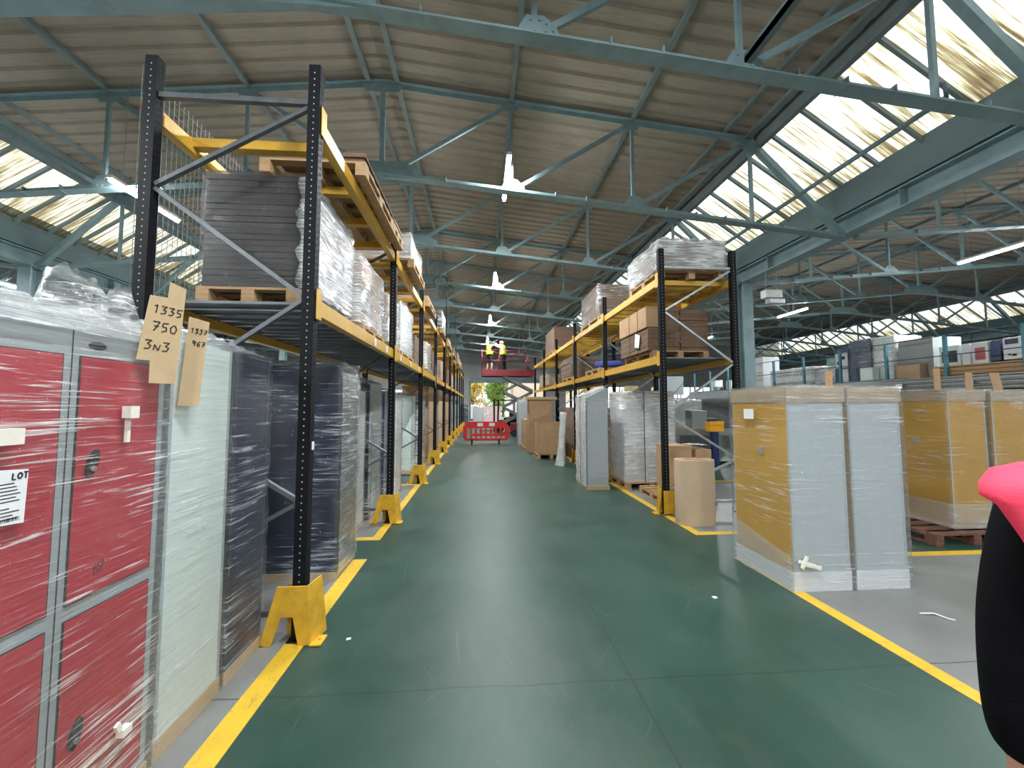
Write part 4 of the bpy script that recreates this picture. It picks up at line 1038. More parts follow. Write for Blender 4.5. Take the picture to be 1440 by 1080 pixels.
# cardboard box pile past the roll
pallet(2.27, 12.3, 0.002, 'pallet under the big open-topped cardboard box beside the aisle', .9, 1.0)
carton('big brown open-topped cardboard box on a pallet beside the aisle', 1.86, 2.66, 11.86, 12.8, .145, 1.12, open_top=True, m='cardboard')
carton('taller dark-fronted carton behind the open-topped box', 1.72, 2.52, 13.0, 13.5, .02, 1.86, m='cardboard', open_top=True)
pallet(2.1, 14.4, 0.002, 'pallet under the farther brown boxes beside the aisle', .9, 1.6)
carton('brown carton farther along the aisle edge', 1.70, 2.5, 13.7, 15.2, .145, 1.15)
carton('flat brown carton lid lying on the taller dark-fronted carton', 1.6, 2.7, 12.95, 13.6, 1.866, 1.97, m='cardboard_light')
bundle('wrapped_locker', 'pale grey narrow cabinet beyond the brown boxes', 'locker', 1.62, 2.3, 15.75, 16.3, 1.9, 'panel_white_blue', 'panel_white_blue', 'film_thin', res=.15, base=.03)
carton('dark brown carton row on the floor inside the right rack', 3.0, 3.9, 9.3, 10.9, .02, 1.55, m='cardboard_dark')
carton('brown carton on the floor of the third right bay', 2.95, 3.9, 11.3, 13.5, .02, 1.6, m='cardboard_dark')
carton('small brown cartons stacked behind the sloping pack', 2.95, 3.3, 8.75, 9.3, .02, 1.1, m='cardboard')

# ================================================================== RIGHT RACK LOADS
ZRL = 2.455
pallet(3.42, 6.75, ZRL, 'pallet under the brown flat-carton stack in the right rack', 1.0, 1.2)
t = stack('flat_carton_stack', 'tall stack of dark brown flat cartons on the right lower level', 'cardboard pile', 2.84, 3.42, 6.15, 7.38, ZRL + .14, 3.34, m='cardboard_dark', film=None, layer=.035, jit=.02)
stack('flat_carton_stack', 'second brown flat-carton stack behind the labelled one', 'cardboard pile', 3.44, 3.96, 6.2, 7.36, ZRL + .14, 3.31, m='cardboard_dark', film=None, layer=.035, jit=.02)
mb = MB(); mb.prism([(-.60, .40), (.62, .40), (.62, .755), (-.60, .755)], 'x', -.30, -.294); mb.box(-.298, -.1, -.622, -.616, .40, .755)
mb.build('cover_sheet', 'cardboard', t)
mb = MB()
for q in (-.25, .12): mb.box(-.304, -.301, q - .006, q + .006, 0, .755)
mb.build('strapping', 'dark_gap', t)
mb = MB(); mb.prism([(-.30, .08), (-.12, .12), (-.16, .36), (-.36, .30)], 'x', -.31, -.306); mb.build('paper_label', 'paper', t)
ZRU = 3.705
pallet(3.42, 6.35, ZRU, 'pallet under the nearest upper load of the right rack', 1.1, 1.2)
stack('wrapped_load', 'sagging film-wrapped sheet stack on top of the right rack', 'pallet load', 2.88, 3.98, 5.78, 6.95, ZRU + .14, 4.33, m='cardboard_dark', film='film_heavy', layer=.03, jit=.03, amp=.04, topamp=.05, res=.05, group='wrapped loads on the racks')
pallet(3.42, 9.6, ZRU, 'pallet under the second upper load of the right rack', 1.1, 1.6)
stack('wrapped_load', 'pale-topped wrapped carton stack, second on the right upper level', 'pallet load', 2.88, 3.98, 8.85, 10.35, ZRU + .14, 4.62, m='cardboard_dark', film='film_clear', layer=.05, amp=.01, group='wrapped loads on the racks')
pallet(3.42, 15.35, ZRU, 'pallet under the far upper load of the right rack', 1.1, 1.6)
stack('carton_load', 'dark carton load far along the right upper level', 'pallet load', 2.9, 3.95, 14.4, 16.3, ZRU + .14, 4.75, m='cardboard_dark', film=None, layer=.1, group='loads far along the right rack')
pallet(3.42, 9.6, ZRL, 'pallet on the right lower level carrying the blue bundle', 1.0, 1.2)
mb = MB(); mb.tube([(3.05, 9.25, ZRL + .245), (3.9, 9.25, ZRL + .26)], [.08, .1], 12); mb.tube([(3.0, 9.5, ZRL + .25), (3.9, 9.5, ZRL + .25)], [.09, .09], 12)
tag(mb.build('blue_bundle', 'blue_cloth', smooth=True), 'rolled blue bundle lying on a pallet in the right rack', 'bundle')
pallet(3.42, 12.4, ZRL, 'pallet under the rounded brown stack in the right rack', 1.0, 1.4)
stack('carton_load', 'rounded brown carton stack in the third right bay', 'pallet load', 2.92, 3.9, 11.8, 13.3, ZRL + .14, 3.22, m='cardboard_dark', film='film_thin', layer=.04, jit=.03, group='loads far along the right rack')
pallet(3.42, 17.6, ZRL, 'pallet under the pale load at the far right rack end', 1.0, 1.4)
stack('wrapped_load', 'pale wrapped load at the far end of the right rack', 'pallet load', 2.95, 3.9, 17.0, 18.3, ZRL + .14, 3.1, m='cardboard_light', film='film_clear', layer=.2, group='loads far along the right rack')

# small items: hanging units, hose, litter
def unit(label, loc):
    t = empty('heater_unit', loc, 0, label, 'ceiling unit')
    MB().box(-.22, .22, -.1, .1, -.1, .1).build('casing', 'helmet_white', t, .01); MB().box(-.12, .3, -.08, .08, -.24, -.12).build('lower_casing', 'galvanised', t, .01)
    mb = MB(); mb.tube([(-.15, 0, .1), (-.15, 0, .62)], .006, 5); mb.tube([(.15, 0, .1), (.15, 0, .62)], .006, 5); mb.build('hanger', 'galvanised', t)
unit('grey box unit hanging from the left valley beam', (-11.1, 11.6, 4.5)); unit('white box unit hanging behind the right rack', (7.45, 9.0, 4.5))
mb = MB(); pts = [(-1.05, 11.9, 5.75)] + [(-1.05 + .004 * math.sin(k), 11.9, 5.6 - k * .3) for k in range(13)]
mb.tube(pts, .014, 6)
mb.tube([(-1.05 + .22 * math.cos(a) - .2, 11.9, 5.62 + .16 * math.sin(a)) for a in [k * PI / 8 for k in range(11)]], .014, 6)
mb.tube([(-1.05 + .12 * math.cos(a) + .1, 11.9, 5.35 + .12 * math.sin(a)) for a in [-PI / 2 + k * PI / 6 for k in range(8)]], .014, 6)
tag(mb.build('drop_hose', 'black_rubber', smooth=True), 'thin black hose dropping from the roof beside the left rack', 'hose')
mb = MB(); mb.tube([(-1.10, 17.0, 5.7), (-1.10, 17.0, 2.0)], .014, 6); mb.tube([(-1.1 + .25 * math.cos(a) - .25, 17.0, 5.2 + .2 * math.sin(a)) for a in [k * PI / 8 for k in range(9)]], .014, 6)
tag(mb.build('drop_hose', 'black_rubber', smooth=True), 'second thin hose dropping farther along the left rack', 'hose')
mb = MB(); P = [(3.50, 2.86, .006), (3.56, 2.83, .02), (3.60, 2.84, .012), (3.63, 2.78, .006), (3.66, 2.75, .006)]
for a, b in zip(P[:-1], P[1:]): mb.bar(a, b, .018, .003)
tag(mb.build('tape_strip', 'paper'), 'curled white strip of tape on the grey floor', 'litter')
mb = MB(); mb.prism([(2.02, 3.2), (2.055, 3.21), (2.05, 3.24), (2.015, 3.235)], 'z', 0, .004); tag(mb.build('paper_scrap', 'paper'), 'tiny white paper scrap on the green aisle floor', 'litter')
mb = MB(); mb.prism([(-.93, 2.83), (-.90, 2.84), (-.905, 2.86), (-.935, 2.85)], 'z', 0, .004); tag(mb.build('paper_scrap', 'foam'), 'tiny cream scrap on the floor by the first left guard', 'litter')

# ================================================================== BARRIER
t = empty('safety_barrier', (.31, 16.4, 0), 0, 'red plastic pedestrian barrier standing across the aisle', 'barrier')
mb = MB(); Lh = 1.0; z0, z1 = .16, .98
def slot_panel(mb, x0, x1, z0, z1, holes, y0, y1):
    xs = sorted({x0, x1, *[h[0] for h in holes], *[h[1] for h in holes]}); zs = sorted({z0, z1, *[h[2] for h in holes], *[h[3] for h in holes]})
    for a, b in zip(xs[:-1], xs[1:]):
        for c, d in zip(zs[:-1], zs[1:]):
            mx, mz = (a + b) / 2, (c + d) / 2
            if not any(h[0] < mx < h[1] and h[2] < mz < h[3] for h in holes): mb.box(a, b, y0, y1, c, d)
holes = []
for k in range(8):
    a = -.84 + k * .215; holes.append((a, a + .13, .46, .70))
    if k not in (0,): holes.append((a, a + .15, .26, .36))
holes[0] = (-.84, -.70, .26, .70)
slot_panel(mb, -.88, .88, z0, .80, holes, -.03, .03); mb.box(-.75, .75, -.03, .03, .80, .98)
mb.prism([(-.88, .16), (-.88, .80), (-.75, .98), (-.80, .98), (-1.0, .76), (-1.0, .30), (-.90, .16)], 'y', -.03, .03)
mb.prism([(.88, .16), (.90, .16), (1.0, .30), (1.0, .76), (.80, .98), (.75, .98), (.88, .80)], 'y', -.03, .03)
mb.prism([(-.88, .8), (-.75, .8), (-.75, .98)], 'y', -.03, .03); mb.prism([(.88, .8), (.75, .98), (.75, .8)], 'y', -.03, .03)
mb.build('barrier_panel', 'barrier_red', t, .006)
for x in (-.62, .55):
    mb = MB(); mb.box(x - .035, x + .035, -.26, .26, 0, .05); mb.box(x - .04, x + .04, -.035, .035, .05, .24); mb.build('foot', 'black_rubber', t, .008)
for x in (-.27, .24): MB().box(x - .12, x + .12, -.036, -.030, .78, .92).build('reflective_plate', 'reflective_grey', t)
MB().box(-1.10, -1.0, -.025, .025, .55, .68).build('hook', 'orange_plastic', t, .01)

# ================================================================== SCISSOR LIFT
t = empty('scissor_lift', (1.9, 20.9, 0), 0, 'raised scissor lift with dark red platform and grey scissor arms', 'lift')
def sc(mb, n, m, b=0): return mb.build(n, m, t, b)
mb = MB(); mb.box(-.15, 1.1, -.4, .4, .22, .72); mb.box(-.2, 1.15, -.3, .3, .3, .5); sc(mb, 'chassis', 'lift_red', .02)
for x in (.05, .9):
    for y in (-.42, .42):
        sc(MB().tube([(x, y - .06, .2), (x, y + .06, .2)], .2, 20), 'wheel', 'black_rubber')
lev = [.72 + (3.30 - .72) * k / 3 for k in range(4)]
for k in range(3):
    for y in (-.33, .33):
        for s in (-1, 1):
            a, b = (-.55, 1.02) if s > 0 else (1.02, -.55)
            mb = MB(); mb.bar((a, y + s * .03, lev[k] + .03), (b, y + s * .03, lev[k + 1] - .03), .05, .15); mb.build('scissor_arm', 'lift_grey', t, .006)
for k in range(4):
    for px_ in (-.55, 1.02): MB().tube([(px_, -.4, lev[k]), (px_, .4, lev[k])], .03, 8).build('pivot_bar', 'lift_grey', t)
mb = MB(); mb.box(-1.78, 1.08, -.42, .42, 3.50, 3.54); mb.box(-1.78, 1.08, -.44, -.41, 3.28, 3.64); mb.box(-1.78, 1.08, .41, .44, 3.28, 3.64); mb.box(-1.79, -1.76, -.42, .42, 3.28, 3.64); mb.box(1.05, 1.08, -.42, .42, 3.28, 3.64); sc(mb, 'platform', 'lift_red', .005)
for y in (-.42, .42):
    mb = MB()
    for x in (-1.76, -.79, .75): mb.tube([(x, y, 3.6), (x, y, 4.72 if x < .5 else 4.55)], .022, 8)
    mb.tube([(-1.76, y, 4.72), (-.79, y, 4.72)], .022, 8); mb.tube([(-1.76, y, 4.15), (-.79, y, 4.15), (.75, y, 4.15)], .018, 8)
    mb.tube([(-.79, y, 4.68), (.75, y, 4.68)], .022, 8); mb.tube([(.75, y, 4.15), (1.06, y, 4.10), (1.06, y, 3.6)], .02, 8); mb.tube([(-.5, y, 4.45), (.75, y, 4.5)], .015, 8)
    mb.build('guard_rail', 'lift_red', t, smooth=True)
for x in (-1.76, .75):
    mb = MB(); mb.tube([(x, -.42, 4.7), (x, .42, 4.7)], .022, 8); mb.tube([(x, -.42, 4.15), (x, .42, 4.15)], .018, 8); mb.build('guard_rail', 'lift_red', t, smooth=True)
MB().box(.66, .88, -.5, -.38, 3.66, 3.78).build('control_box', 'dark_gap', t, .01)
for k in range(5):
    a = -1.6 + k * .14; mb = MB(); mb.tube([(a + .045 * math.cos(q), -.447, 3.46 + .045 * math.sin(q)) for q in [i * PI / 6 for i in range(13)]], .008, 5); mb.build('platform_marking', 'magenta_ink', t)

# ================================================================== PEOPLE
def eval_mesh(o):
    dg = bpy.context.evaluated_depsgraph_get(); me = bpy.data.meshes.new_from_object(o.evaluated_get(dg)); return me
def skin_mesh(P, E, r, root, sub=2):
    names = list(P); idx = {n: i for i, n in enumerate(names)}
    me = bpy.data.meshes.new('tmp'); me.from_pydata([P[n] for n in names], [(idx[a], idx[b]) for a, b in E], [])
    o = bpy.data.objects.new('tmp', me); COL.objects.link(o)
    s = o.modifiers.new('s', 'SKIN'); s.use_smooth_shade = True
    for n in names:
        sv = me.skin_vertices[0].data[idx[n]]; rr = r[n]; sv.radius = rr if isinstance(rr, tuple) else (rr, rr); sv.use_root = (n == root)
    if sub: m = o.modifiers.new('u', 'SUBSURF'); m.levels = sub; m.render_levels = sub
    bpy.context.view_layer.update()
    res = eval_mesh(o); bpy.data.objects.remove(o); return res
def add_mesh(mb, me, mi=0):
    mb.add([v.co[:] for v in me.vertices], [tuple(p.vertices) for p in me.polygons], mi)
def ellip(mb, c, r, n=14, m=10, R3=None, mi=0):
    vs = []; c = Vector(c)
    for j in range(m + 1):
        th = PI * j / m
        for i in range(n):
            ph = 2 * PI * i / n; v = Vector((r[0] * math.sin(th) * math.cos(ph), r[1] * math.sin(th) * math.sin(ph), r[2] * math.cos(th)))
            if R3: v = R3 @ v
            vs.append(c + v)
    fs = [(j * n + i, (j + 1) * n + i, (j + 1) * n + (i + 1) % n, j * n + (i + 1) % n) for j in range(m) for i in range(n)]
    mb.add(vs, fs, mi)
def hand_pts(P, E, r, tagn, wrist, dirv, palmn, side, grip=.5, s=1.0):
    """adds palm + five fingers to a skin skeleton"""
    d = Vector(dirv).normalized(); pn = Vector(palmn).normalized(); sd = d.cross(pn).normalized() * side
    w = Vector(wrist); k = lambda n: tagn + n
    P[k('palm')] = w + d * .045 * s; r[k('palm')] = (.030 * s, .018 * s); E.append((tagn + 'wrist', k('palm')))
    for i, (off, ln) in enumerate(((-.033, .070), (-.011, .080), (.011, .075), (.033, .058))):
        base = w + d * .092 * s + sd * off * s; P[k('k%d' % i)] = base; r[k('k%d' % i)] = .0105 * s; E.append((k('palm'), k('k%d' % i)))
        a1 = d * math.cos(grip) + pn * math.sin(grip); a2 = d * math.cos(grip * 1.9) + pn * math.sin(grip * 1.9)
        P[k('m%d' % i)] = base + a1 * ln * .55 * s; P[k('t%d' % i)] = P[k('m%d' % i)] + a2 * ln * .5 * s
        r[k('m%d' % i)] = .0092 * s; r[k('t%d' % i)] = .0078 * s; E += [(k('k%d' % i), k('m%d' % i)), (k('m%d' % i), k('t%d' % i))]
    P[k('th1')] = w + d * .035 * s - sd * .036 * s + pn * .01; P[k('th2')] = P[k('th1')] + (d * .8 - sd * .5 + pn * .25).normalized() * .036 * s; P[k('th3')] = P[k('th2')] + (d * .95 - sd * .1 + pn * .3).normalized() * .03 * s
    r[k('th1')] = .014 * s; r[k('th2')] = .011 * s; r[k('th3')] = .0085 * s
    E += [(k('palm'), k('th1')), (k('th1'), k('th2')), (k('th2'), k('th3'))]
def person(label, loc, rz, J, outfit, voxel=.012):
    """J: joints in local space, facing +Y"""
    t = empty('person', loc, rz, label, 'person')
    V = {k: Vector(v) for k, v in J.items()}
    P = {}; r = {}; E = []
    def add(n, p, rad, to=None):
        P[n] = Vector(p); r[n] = rad
        if to: E.append((to, n))
    add('pelvis', V['pelvis'], (.145, .105)); add('waist', V['pelvis'].lerp(V['chest'], .45), (.125, .09), 'pelvis'); add('chest', V['chest'], (.155, .105), 'waist')
    add('neck', V['neck'], .055, 'chest'); add('skull', V['head'], .07, 'neck')
    for s in 'LR':
        add(s + 'sh', V[s + 'sh'], .062, 'chest'); add(s + 'el', V[s + 'el'], .043, s + 'sh'); add(s + 'wrist', V[s + 'wr'], (.029, .024), s + 'el')
        add(s + 'hip', V[s + 'hip'], .09, 'pelvis'); add(s + 'kn', V[s + 'kn'], .062, s + 'hip'); add(s + 'calf', V[s + 'kn'].lerp(V[s + 'an'], .35), .06, s + 'kn'); add(s + 'an', V[s + 'an'], .04, s + 'calf'); add(s + 'toe', V[s + 'toe'], (.045, .03), s + 'an')
        d = V[s + 'wr'] - V[s + 'el']; pn = V.get(s + 'palm', Vector((1 if s == 'L' else -1, 0, 0)))
        hand_pts(P, E, r, s, V[s + 'wr'], d, pn, 1 if s == 'L' else -1, J.get('grip', .35) if False else .4)
    me = skin_mesh(P, E, r, 'pelvis', 1 if voxel < .01 else 1)
    mb = MB(); add_mesh(mb, me)
    h = V['head']; fd = Vector(J.get('face', (0, 1, 0))).normalized(); rt = fd.cross(Vector((0, 0, 1))).normalized(); up = rt.cross(fd)
    Rm = Matrix((rt, fd, up)).transposed()
    L = lambda x, y, z: h + rt * x + fd * y + up * z
    ellip(mb, L(0, -.01, .035), (.077, .095, .092), R3=Rm); ellip(mb, L(0, .022, -.035), (.058, .066, .078), R3=Rm)
    ellip(mb, L(0, .10, -.012), (.013, .02, .026), 8, 6, R3=Rm); ellip(mb, L(0, .086, -.060), (.026, .012, .010), 8, 6, R3=Rm); ellip(mb, L(0, .072, -.098), (.022, .02, .018), 8, 6, R3=Rm)
    for s in (-1, 1): ellip(mb, L(s * .078, -.005, -.005), (.012, .02, .032), 8, 6, R3=Rm); ellip(mb, L(s * .03, .083, .035), (.022, .01, .008), 8, 6, R3=Rm)
    body = mb.build('body', 'skin', t, smooth=True)
    rm = body.modifiers.new('one_surface', 'REMESH'); rm.mode = 'VOXEL'; rm.voxel_size = voxel; rm.use_smooth_shade = True
    sm = body.modifiers.new('soft', 'SMOOTH'); sm.factor = .5; sm.iterations = 2
    for s in (-1, 1):
        e = MB(); ellip(e, L(s * .03, .084, .012), (.013, .008, .009), 8, 6, R3=Rm); ellip(e, L(s * .03, .0915, .012), (.006, .003, .006), 8, 6, R3=Rm, mi=1); e.build('eye', ['paper', 'ink'], t, smooth=True)
    def cloth(name, m, pts, edges, rad, root, sub=2):
        me = skin_mesh(pts, edges, rad, root, sub); b = MB(); add_mesh(b, me); return b.build(name, m, t, smooth=True)
    # jacket / top with sleeves
    sl = outfit.get('sleeve', 1.0)
    pts = {'pelvis': V['pelvis'] + Vector((0, 0, .02)), 'waist': P['waist'], 'chest': V['chest'], 'neck': V['chest'].lerp(V['neck'], .8)}
    rad = {'pelvis': (.14, .11), 'waist': (.15, .12), 'chest': (.18, .135), 'neck': .07}; edges = [('pelvis', 'waist'), ('waist', 'chest'), ('chest', 'neck')]
    for s in 'LR':
        pts[s + 'sh'] = V[s + 'sh']; rad[s + 'sh'] = .088; pts[s + 'el'] = V[s + 'el']; rad[s + 'el'] = outfit.get('el', .062); edges += [('chest', s + 'sh'), (s + 'sh', s + 'el')]
        if sl > .5:
            pts[s + 'fa'] = V[s + 'el'].lerp(V[s + 'wr'], .6); rad[s + 'fa'] = outfit.get('fa', .052); pts[s + 'cu'] = V[s + 'el'].lerp(V[s + 'wr'], .93); rad[s + 'cu'] = .042
            edges += [(s + 'el', s + 'fa'), (s + 'fa', s + 'cu')]
    cloth('jacket', outfit['top'], pts, edges, rad, 'waist')
    # trousers
    pts = {'pelvis': V['pelvis'] + Vector((0, 0, .03))}; rad = {'pelvis': (.14, .115)}; edges = []
    short = outfit.get('shorts', False)
    for s in 'LR':
        pts[s + 'hip'] = V[s + 'hip']; rad[s + 'hip'] = .118; pts[s + 'kn'] = V[s + 'kn']; rad[s + 'kn'] = .085; edges += [('pelvis', s + 'hip'), (s + 'hip', s + 'kn')]
        if not short: pts[s + 'an'] = V[s + 'an']; rad[s + 'an'] = .065; edges.append((s + 'kn', s + 'an'))
    cloth('trousers', outfit['legs'], pts, edges, rad, 'pelvis')
    for s in 'LR':
        cloth('boot', 'black_rubber', {'a': V[s + 'an'] + Vector((0, 0, .03)), 'b': V[s + 'an'].lerp(V[s + 'toe'], .25) - Vector((0, 0, .02)), 'c': V[s + 'toe'] - Vector((0, 0, .0))}, [('a', 'b'), ('b', 'c')], {'a': .058, 'b': .058, 'c': (.05, .04)}, 'a')
    # vest: an open shell around the torso
    if outfit.get('vest'):
        up_t = (V['neck'] - V['pelvis']).normalized(); xr = (V['Rsh'] - V['Lsh']).normalized(); fw = up_t.cross(xr).normalized()
        mb = MB(); n = 36; rows = outfit.get('rows', ((-.02, .205, .155), (.10, .20, .15), (.20, .205, .155), (.30, .215, .16), (.40, .225, .155), (.47, .225, .13), (.52, .17, .10), (.56, .10, .085)))
        for (hh, rx, ry) in rows:
            for i in range(n):
                a = 2 * PI * i / n; c = V['pelvis'] + up_t * hh
                if hh > .3: c = c + (V['chest'] + up_t * 0 - (V['pelvis'] + up_t * (V['chest'] - V['pelvis']).length)) * 1
                k = 1 + .03 * nz(math.cos(a) * 2, math.sin(a) * 2, hh * 8)
                mb.v.append(tuple(c + xr * (rx * math.copysign(abs(math.cos(a)) ** .8, math.cos(a)) * k) + fw * (ry * math.sin(a) * k)))
        R_ = len(rows)
        for j in range(R_ - 1):
            for i in range(n):
                a = 2 * PI * (i + .5) / n
                mid = (rows[j][0] + rows[j + 1][0]) / 2; side = abs(math.cos(a)) > (.80 if mid > .4 else .62 if mid > .3 else .5)
                if side and .2 < mid < .45: continue     # armhole
                mb.f.append((j * n + i, j * n + (i + 1) % n, (j + 1) * n + (i + 1) % n, (j + 1) * n + i)); mb.m.append(1 if outfit.get('band') is not None and j == outfit['band'] else 0)
        if outfit.get('drape'):
            vd = Vector((.49, .87, 0)); rd = Vector((.87, -.49, 0)); o = len(mb.v); nc = 14
            D = outfit['drape']
            for (z, s0, d0) in D:
                for q in range(nc + 1):
                    u = q / nc; mb.v.append(tuple(rd * (s0 + (.14 - s0) * u) + vd * (d0 + .02 * u * u + .006 * nz(u * 5, z * 9, 2)) + Vector((0, 0, z + .035 * u * (z > 1.45)))))
            for j in range(len(D) - 1):
                for q in range(nc): a = o + j * (nc + 1) + q; mb.f.append((a, a + 1, a + nc + 2, a + nc + 1)); mb.m.append(0)
        v = mb.build('hi_vis_vest', [outfit['vest'], outfit.get('bandm', 'reflective_grey')], t, smooth=True)
        so = v.modifiers.new('thick', 'SOLIDIFY'); so.thickness = .006; so.offset = 1
    if outfit.get('helmet'):
        mb = MB(); n = 20
        for j in range(7):
            th = PI / 2 * j / 6
            for i in range(n):
                a = 2 * PI * i / n; mb.v.append(tuple(L(.105 * math.cos(th) * math.cos(a), .125 * math.cos(th) * math.sin(a), .05 + .10 * math.sin(th))))
        for j in range(6):
            for i in range(n): mb.f.append((j * n + i, j * n + (i + 1) % n, (j + 1) * n + (i + 1) % n, (j + 1) * n + i)); mb.m.append(0)
        o = len(mb.v)
        for i in range(n):
            a = 2 * PI * i / n; br = 1.12 if math.sin(a) < .3 else 1.35
            mb.v.append(tuple(L(.105 * br * math.cos(a), .125 * br * math.sin(a), .045)))
        for i in range(n): mb.f.append((i, (i + 1) % n, o + (i + 1) % n, o + i)); mb.m.append(0)
        mb.build('hard_hat', outfit['helmet'], t, smooth=True)
    else:
        mb = MB(); ellip(mb, L(0, -.028, .055), (.086, .098, .088), 20, 12, R3=Rm); mb.build('hair', 'hair_dark', t, smooth=True)
    return t
# near person at the picture's right edge, facing up the aisle, arms hanging
J = dict(pelvis=(0, 0, .98), chest=(0, .01, 1.32), neck=(0, .01, 1.53), head=(0, .03, 1.68), Lsh=(-.20, 0, 1.44), Rsh=(.20, 0, 1.44), Lel=(-.25, -.03, 1.16), Rel=(.245, -.01, 1.15),
         Lwr=(-.262, -.045, .915), Rwr=(.23, .05, .915), Lhip=(-.10, 0, .92), Rhip=(.10, 0, .92), Lkn=(-.11, .03, .50), Rkn=(.11, .03, .50), Lan=(-.11, 0, .09), Ran=(.11, 0, .09), Ltoe=(-.13, .17, .045), Rtoe=(.13, .17, .045),
         Lpalm=(1, 0, 0), Rpalm=(-1, 0, 0))
person('person in black long sleeves and a bright pink hi-vis vest at the right edge', (1.325, .60, 0), R(-36), J,
       dict(top='black_cloth', legs='dark_trousers', vest='pink_vest', el=.066, fa=.06, drape=((1.545, -.14, -.10), (1.535, -.19, -.145), (1.522, -.222, -.185), (1.495, -.232, -.222), (1.47, -.229, -.236), (1.455, -.208, -.236), (1.40, -.182, -.236), (1.31, -.15, -.234), (1.2, -.11, -.226), (1.08, -.09, -.216), (.97, -.09, -.205)), rows=((-.02, .19, .16), (.10, .19, .155), (.20, .215, .18), (.26, .235, .19), (.31, .25, .19), (.36, .265, .185), (.41, .275, .17), (.46, .24, .15), (.492, .235, .125), (.518, .21, .11), (.545, .17, .10), (.575, .10, .09))), voxel=.007)
# two workers on the lift platform
J1 = dict(pelvis=(0, 0, .95), chest=(0, .03, 1.26), neck=(0, .08, 1.45), head=(0, .13, 1.60), Lsh=(-.19, .02, 1.38), Rsh=(.19, .02, 1.38), Lel=(-.24, .22, 1.40), Rel=(.24, .22, 1.42), Lwr=(-.12, .38, 1.55), Rwr=(.10, .40, 1.58),
          Lhip=(-.10, 0, .90), Rhip=(.10, 0, .90), Lkn=(-.15, .06, .48), Rkn=(.15, .02, .48), Lan=(-.18, 0, .09), Ran=(.17, -.08, .09), Ltoe=(-.2, .15, .045), Rtoe=(.2, .08, .045), Lpalm=(0, .3, 1), Rpalm=(0, .3, 1), face=(0, 1, .35))
person('worker in a yellow-orange vest, dark shorts and navy hat on the lift platform', (.56, 20.85, 3.545), R(-35), J1, dict(top='black_cloth', legs='dark_trousers', shorts=True, vest='yellow_vest', band=5, bandm='orange_band', helmet='helmet_dark', sleeve=.0), voxel=.014)
J2 = dict(J1); J2.update(Lan=(-.10, -.02, .09), Ltoe=(-.12, .13, .045), Ran=(.24, 0, .09), Rtoe=(.28, .15, .045), Rkn=(.17, .02, .5), Lkn=(-.09, .03, .5))
person('worker in bright yellow vest, black trousers and white hard hat on the lift', (1.33, 20.85, 3.545), R(55), J2, dict(top='helmet_white', legs='dark_trousers', vest='yellow_vest', band=2, helmet='helmet_white'), voxel=.014)

# ================================================================== FORKLIFT
t = empty('forklift', (1.7, 24.4, 0), 0, 'black counterbalance forklift parked beyond the red barrier', 'forklift')
mb = MB(); mb.prism([(-.55, .25), (.75, .25), (.8, .6), (.7, 1.15), (.35, 1.2), (.1, .75), (-.55, .75)], 'y', -.5, .5); mb.build('chassis', 'glossy_black', t, .03)
mb = MB()
for x in (-.5, .55):
    for y in (-.45, .45): mb.tube([(x, y, .7), (x + (.05 if x < 0 else 0), y, 2.0)], .035, 8)
mb.build('cage_post', 'black_rubber', t)
mb = MB(); mb.box(-.55, .65, -.5, .5, 2.0, 2.06); mb.build('cage_roof', 'black_rubber', t, .01)
mb = MB(); mb.box(-.1, .35, -.25, .25, .75, .9); mb.box(.25, .38, -.25, .25, .85, 1.4); mb.build('seat', 'black_cloth', t, .04)
mb = MB(); mb.box(-.78, -.7, -.35, -.27, .05, 2.1); mb.box(-.78, -.7, .27, .35, .05, 2.1); mb.box(-.76, -.72, -.3, .3, .6, .68); mb.box(-.76, -.72, -.3, .3, 1.9, 1.98); mb.build('mast', 'dark_gap', t)
mb = MB(); mb.box(-1.7, -.76, -.3, -.2, .06, .1); mb.box(-1.7, -.76, .2, .3, .06, .1); mb.build('forks', 'lift_grey', t)
for x in (-.4, .55):
    for y in (-.48, .48): MB().tube([(x, y - .08, .27), (x, y + .08, .27)], .27, 20).build('wheel', 'black_rubber', t)
# outside the door
struct(MB().box(-30, 40, Y1 + .2, 80, -.05, -.01), 'ground', 'asphalt')
def leafy(name, label, loc, rad, h, m, seed, n=9000):
    t = empty(name, loc, 0, label, 'tree', 'trees outside the far door'); rr = random.Random(seed); mb = MB()
    mb.tube([(0, 0, 0), (.1, 0, h * .4), (0, .1, h * .75)], [.22, .16, .06], 8)
    for k in range(6):
        a = k * 1.05; mb.tube([(0, 0, h * (.3 + .06 * k)), (rad * .6 * math.cos(a), rad * .6 * math.sin(a), h * (.5 + .06 * k))], [.07, .02], 5)
    mb.build('trunk', 'bark', t)
    mb = MB(); blobs = [(Vector((rr.uniform(-.6, .6) * rad, rr.uniform(-.6, .6) * rad, h * rr.uniform(.15, .95))), rr.uniform(.35, .6) * rad) for _ in range(28)]
    for k in range(n):
        c, b = rr.choice(blobs); d = Vector((rr.gauss(0, 1), rr.gauss(0, 1), rr.gauss(0, 1))).normalized() * b * rr.uniform(.7, 1.05); p = c + d
        u = Vector((rr.gauss(0, 1), rr.gauss(0, 1), rr.gauss(0, 1))).normalized(); v = u.cross(Vector((rr.gauss(0, 1), rr.gauss(0, 1), rr.gauss(0, 1)))).normalized(); s = rr.uniform(.06, .14)
        mb.add([p - u * s, p + v * s * .6, p + u * s, p - v * s * .6], [(0, 1, 2, 3)])
    mb.build('foliage', m, t)
leafy('autumn_tree', 'yellow autumn tree seen through the left of the far doorway', (-.9, 42.8, 0), 1.7, 7.0, 'leaf_yellow', 1)
